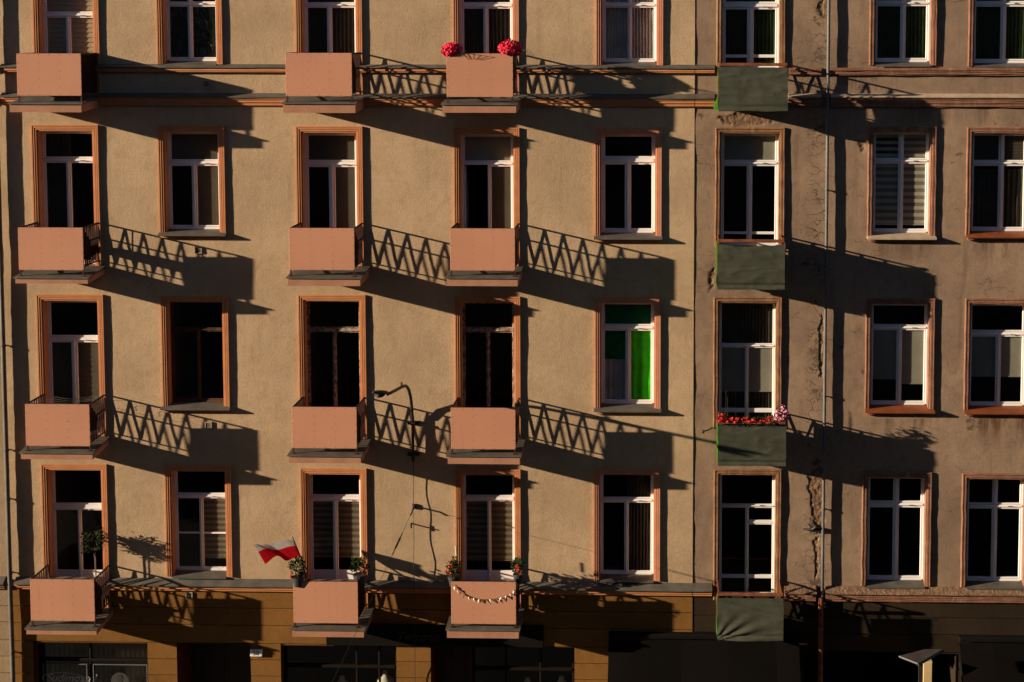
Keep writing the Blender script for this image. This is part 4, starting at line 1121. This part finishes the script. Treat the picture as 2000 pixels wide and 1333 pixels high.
# ------------------------------------------------------------------ plants
def rdir(): 
    v = Vector((rng.gauss(0,1), rng.gauss(0,1), rng.gauss(0,1))); return v.normalized()
def leafcloud(mb, c, rad, n, L, clumps=14, mi=0, up=.3):
    cl = [(rdir(), .1+.8*rng.random()**.6) for _ in range(clumps)]
    for _ in range(n):
        d, q = rng.choice(cl); o = d*q+rdir()*.42*rng.random()**.4
        p = Vector((c[0]+o.x*rad[0], c[1]+o.y*rad[1], c[2]+o.z*rad[2]))
        dr = (o.normalized()+rdir()*.8+Vector((0, 0, up))).normalized()
        l = L*(.7+.6*rng.random()); mb.leaf(p, dr, rdir(), l, l*.55, mi)
    return mb
def blooms(mb, c, rad, n, r, mi=0, front=0.0, shell=.9):
    for _ in range(n):
        d = rdir()
        if d.y > .5: d.y *= -1
        q = shell+.34*(rng.random()-.6)
        p = Vector((c[0]+d.x*rad[0]*q, c[1]+d.y*rad[1]*q, c[2]+d.z*rad[2]*q))
        mb.flower(p, (d+rdir()*.5+Vector((0, -front, .1))), r*(.75+.5*rng.random()), mi)
    return mb
def planter(px0, px1, py0, py1, y, kind, label, group, cat='plant'):
    cx, cy = (px0+px1)/2, (py0+py1)/2
    x0, x1, z0, z1 = X(px0, cy, y), X(px1, cy, y), Z(cx, py1, y), Z(cx, py0, y)
    xc = (x0+x1)/2; wd = (x1-x0)/2; H = z1-z0
    T = thing('potted_flowers', (xc, y, z0), label, cat, group)
    if kind == 'geranium':
        link('pot', MB().lathe((xc, y, z0-.12), [(.09, 0), (.12, .17), (.13, .17), (.13, .2), (.1, .2)], 14), 'pot', T)
        c = (xc, y, z0+H*.5); rad = (wd*.95, wd*.8, H*.5)
        link('foliage', leafcloud(MB(), c, (rad[0]*.85, rad[1]*.85, rad[2]*.8), 260, .06), 'leafd', T)
        tag(link('flowers', blooms(MB(), c, rad, 420, .036), 'pink', T), kind='stuff')
        tw = MB()
        for k in range(6): tw.tube([(xc+wd*.5, y-.05, z0+.1), (xc+wd*(.7+.15*k), y-.12-.03*k, z0+.12+.03*rng.random()), (xc+wd*(.9+.2*k), y-.16, z0+.02*rng.random())], .004, 4)
        link('stems', tw, 'leafd', T)
    else:
        ph = H*.3
        link('pot', MB().lathe((xc, y, z0-.02), [(wd*.5, 0), (wd*.66, ph), (wd*.7, ph), (wd*.7, ph+.03), (wd*.58, ph+.03)], 14), 'pot', T)
        link('soil', MB().lathe((xc, y, z0+ph-.02), [(wd*.57, 0), (wd*.5, .015)], 12), 'soil', T)
        c = (xc, y, z0+ph+(H-ph)*.5); rad = (wd*.85, wd*.85, (H-ph)*.5)
        link('foliage', leafcloud(MB(), c, rad, 520, .05, 16), 'leaf', T)
        if kind == 'bush':
            tag(link('flowers', blooms(MB(), (xc-wd*.55, y-.08, z0+H*.42), (.06, .06, .06), 16, .03), 'red', T), kind='stuff')
        else:
            fx = {'right': .45, 'left': -.3, 'mid': .1}[kind]
            mb = blooms(MB(), (xc+wd*fx, y-.06, z0+H*.62), (wd*.55, wd*.5, H*.24), 34, .026)
            tag(link('flowers', mb, 'orange', T), kind='stuff')
    return T
gp = 'pots of flowers on the balconies'
planter(861, 904, 83, 114, -.80, 'geranium', 'hot pink geranium ball on the left corner of the top balcony', gp)
planter(971, 1023, 79, 111, -.80, 'geranium', 'wide hot pink geranium ball on the right corner of the top balcony', gp)
planter(565, 599, 1092, 1143, -.86, 'bush', 'green clipped bush pot with one red bloom beside the flag pole', gp)
planter(683, 722, 1090, 1137, -.62, 'right', 'leafy orange flowering pot on the rail right of the flag balcony door', gp)
planter(869, 904, 1090, 1142, -.72, 'left', 'orange red flowering pot left of the bunting', gp)
planter(997, 1027, 1090, 1136, -.62, 'mid', 'orange red flowering pot right of the bunting', gp)
p = at(891, 1085, -.72)
tag(link('garden_stick', MB().tube([p, at(889.5, 1066, -.72)], .012, 6), 'paper'), 'small white stick standing in the orange flower pot left of the bunting', 'stick')

# flower trough on the third green balcony
B, x0, x1, zt, zb, *_q = BAL['63']
T = thing('flower_trough', ((x0+x1)/2, -.8, zt), 'long flower trough with red and pale pink blooms on the green balcony', 'plant')
link('trough', MB().bbox(x0+.03, x1-.03, -.80, -.62, zt-.14, zt+.04, .01), 'pot', T)
fo = MB(); rd = MB(); pk = MB(); stalk = MB()
for k in range(26):
    x = x0+.02+(x1-x0-.04)*k/25; u = k/25
    h = .07+.12*math.exp(-((u-.05)/.08)**2)+.26*math.exp(-((u-.95)/.10)**2)
    leafcloud(fo, (x, -.76, zt+.03+h*.4), (.06, .09, h*.6+.03), 34, .05, 6)
    if u < .86: blooms(rd, (x, -.80, zt+.06+h*.35+.03*rng.random()), (.06, .08, h*.4+.03), 6 if u > .14 else 20, .026)
    else: blooms(pk, (x, -.80, zt+.1+h*.4), (.08, .10, h*.6), 20, .03); blooms(rd, (x, -.80, zt+.1+h*.35), (.05, .06, .06), 4, .035)
link('foliage', fo, 'leafd', T); tag(link('red_blooms', rd, 'red', T), kind='stuff'); tag(link('pale_blooms', pk, 'palepink', T), kind='stuff')
for px, py in ((1422, 795), (1437, 806), (1463, 803), (1418, 762), (1421, 775)):
    p = at(px, py, -.72); stalk.tube([(p.x, p.y, zt), p], .004, 4); blooms(pk, p, (.02, .02, .03), 4, .016)
link('stalks', stalk, 'leafd', T); 

# small standard tree on the lowest left balcony
B, bx0, bx1, bzt, bzb, bzs, _q = BAL['14']
yt = -.27
x = X(186, 1110, yt); zc = Z(188, 1060, yt); zf = bzs+.09
T = thing('potted_tree', (x, yt, zf), 'small dark leaved standard tree growing on the lowest left balcony', 'tree')
link('pot', MB().lathe((x, yt, zf), [(.12, 0), (.17, .28), (.19, .28), (.19, .32), (.15, .32)], 16), 'pot', T)
link('trunk', MB().tube([(x, yt, zf+.3), (x+.012, yt, zf+.7), (x-.01, yt, zc-.22), (x, yt, zc+.1)], .014, 7, r2=.007), 'bark', T)
br = MB(); cr = MB()
for k in range(44):
    d = rdir(); d.z = abs(d.z)*.8+.15; L = .2+.16*rng.random(); o = Vector((x, yt, zc-.2+.25*rng.random()))
    e = o+Vector((d.x*L*.8, d.y*L*.8, d.z*L)); br.tube([o, o.lerp(e, .5)+Vector((0, 0, .02)), e], .005, 4, r2=.002)
    for q in range(26):
        p = o.lerp(e, .25+.8*rng.random())+rdir()*.035
        l = .06*(.7+.6*rng.random()); cr.leaf(p, d+rdir()*.9, rdir(), l, l*.38)
link('branches', br, 'bark', T); link('crown', cr, 'leafd', T)
link('support_stake', MB().tube([(x+.03, yt-.02, zf+.3), (x+.02, yt-.02, zc-.1)], .007, 6), 'bark', T)

# bunting on the board
B, bx0, bx1, bzt, bzb, bzs, _q = BAL['44']
T = thing('bunting', ((bx0+bx1)/2, -.93, bzt-.4), 'string of small white pennants strung across the salmon balcony board', 'bunting')
path = [at(q[0], q[1], -.935) for q in ((881.5,1141),(889,1148),(897,1156),(908,1163),(920,1168),(935,1171),(950,1171.5),(965,1170),(980,1166.5),(993,1161),(1003,1154),(1008,1150))]
link('string', MB().tube(path, .004, 5), 'iron', T)
pn = None; npn = 15
for k in range(npn):
    u = .07+.9*k/(npn-1); i = min(int(u*11), 10); s = path[i].lerp(path[i+1], u*11-i)
    tw = rng.uniform(.5, 1.5)*rng.choice((-1, 1)); a = Vector((.02*math.cos(tw), .02*math.sin(tw), 0))
    mb = MB(); dn = Vector((.03*math.sin(k*1.7), -.02, -.075))
    mb.v = [tuple(s-a), tuple(s+a), tuple(s+dn), tuple(s-a*.0+Vector((0, -.012, -.03)))]; mb.f = [(0, 3, 2), (3, 1, 2), (0, 1, 3)]; mb.m = [0]*3
    link('pennant', mb, 'paper', T)

# washing lines on the third balcony of the first column
B, bx0, bx1, bzt, *_q = BAL['13']
T = thing('washing_line', ((bx0+bx1)/2, -.5, bzt), 'slack washing lines strung across the third leftmost balcony', 'washing line')
for k, y in enumerate((-.18, -.32, -.46, -.60)):
    link('line', MB().tube([(bx0+.02+(bx1-bx0-.04)*t/10, y+.05*math.sin(t), bzt+.01-.06*math.sin(math.pi*t/10)) for t in range(11)], .0032, 4), 'steel', T)
# a long box hung inside the rail of the second balcony of the first column
B, bx0, bx1, bzt, bzb, *_q = BAL['12']
T = thing('planter_box', (bx1-.12, -.4, bzt-.55), 'dark trough hung inside the side rail of the second leftmost balcony', 'planter')
prof = [(-.06, 0), (-.62, -.02), (-.66, .06), (-.6, .19), (-.12, .17), (-.05, .1)]
mb = MB(); 
for xx in (bx1-.16, bx1-.05):
    for y, z in prof: mb.v.append((xx, y, bzt-.60+z))
mb.f = [(0,1,2,3,4,5), (11,10,9,8,7,6)]+[(i, i+6, (i+1) % 6+6, (i+1) % 6) for i in range(6)]; mb.m = [0]*8
link('trough', mb, 'pot', T)
link('bracket', MB().bar((bx1-.03, -.2, bzt-.45), (bx1-.03, -.2, bzt), .02, .006).bar((bx1-.03, -.5, bzt-.45), (bx1-.03, -.5, bzt), .02, .006), 'rail', T)
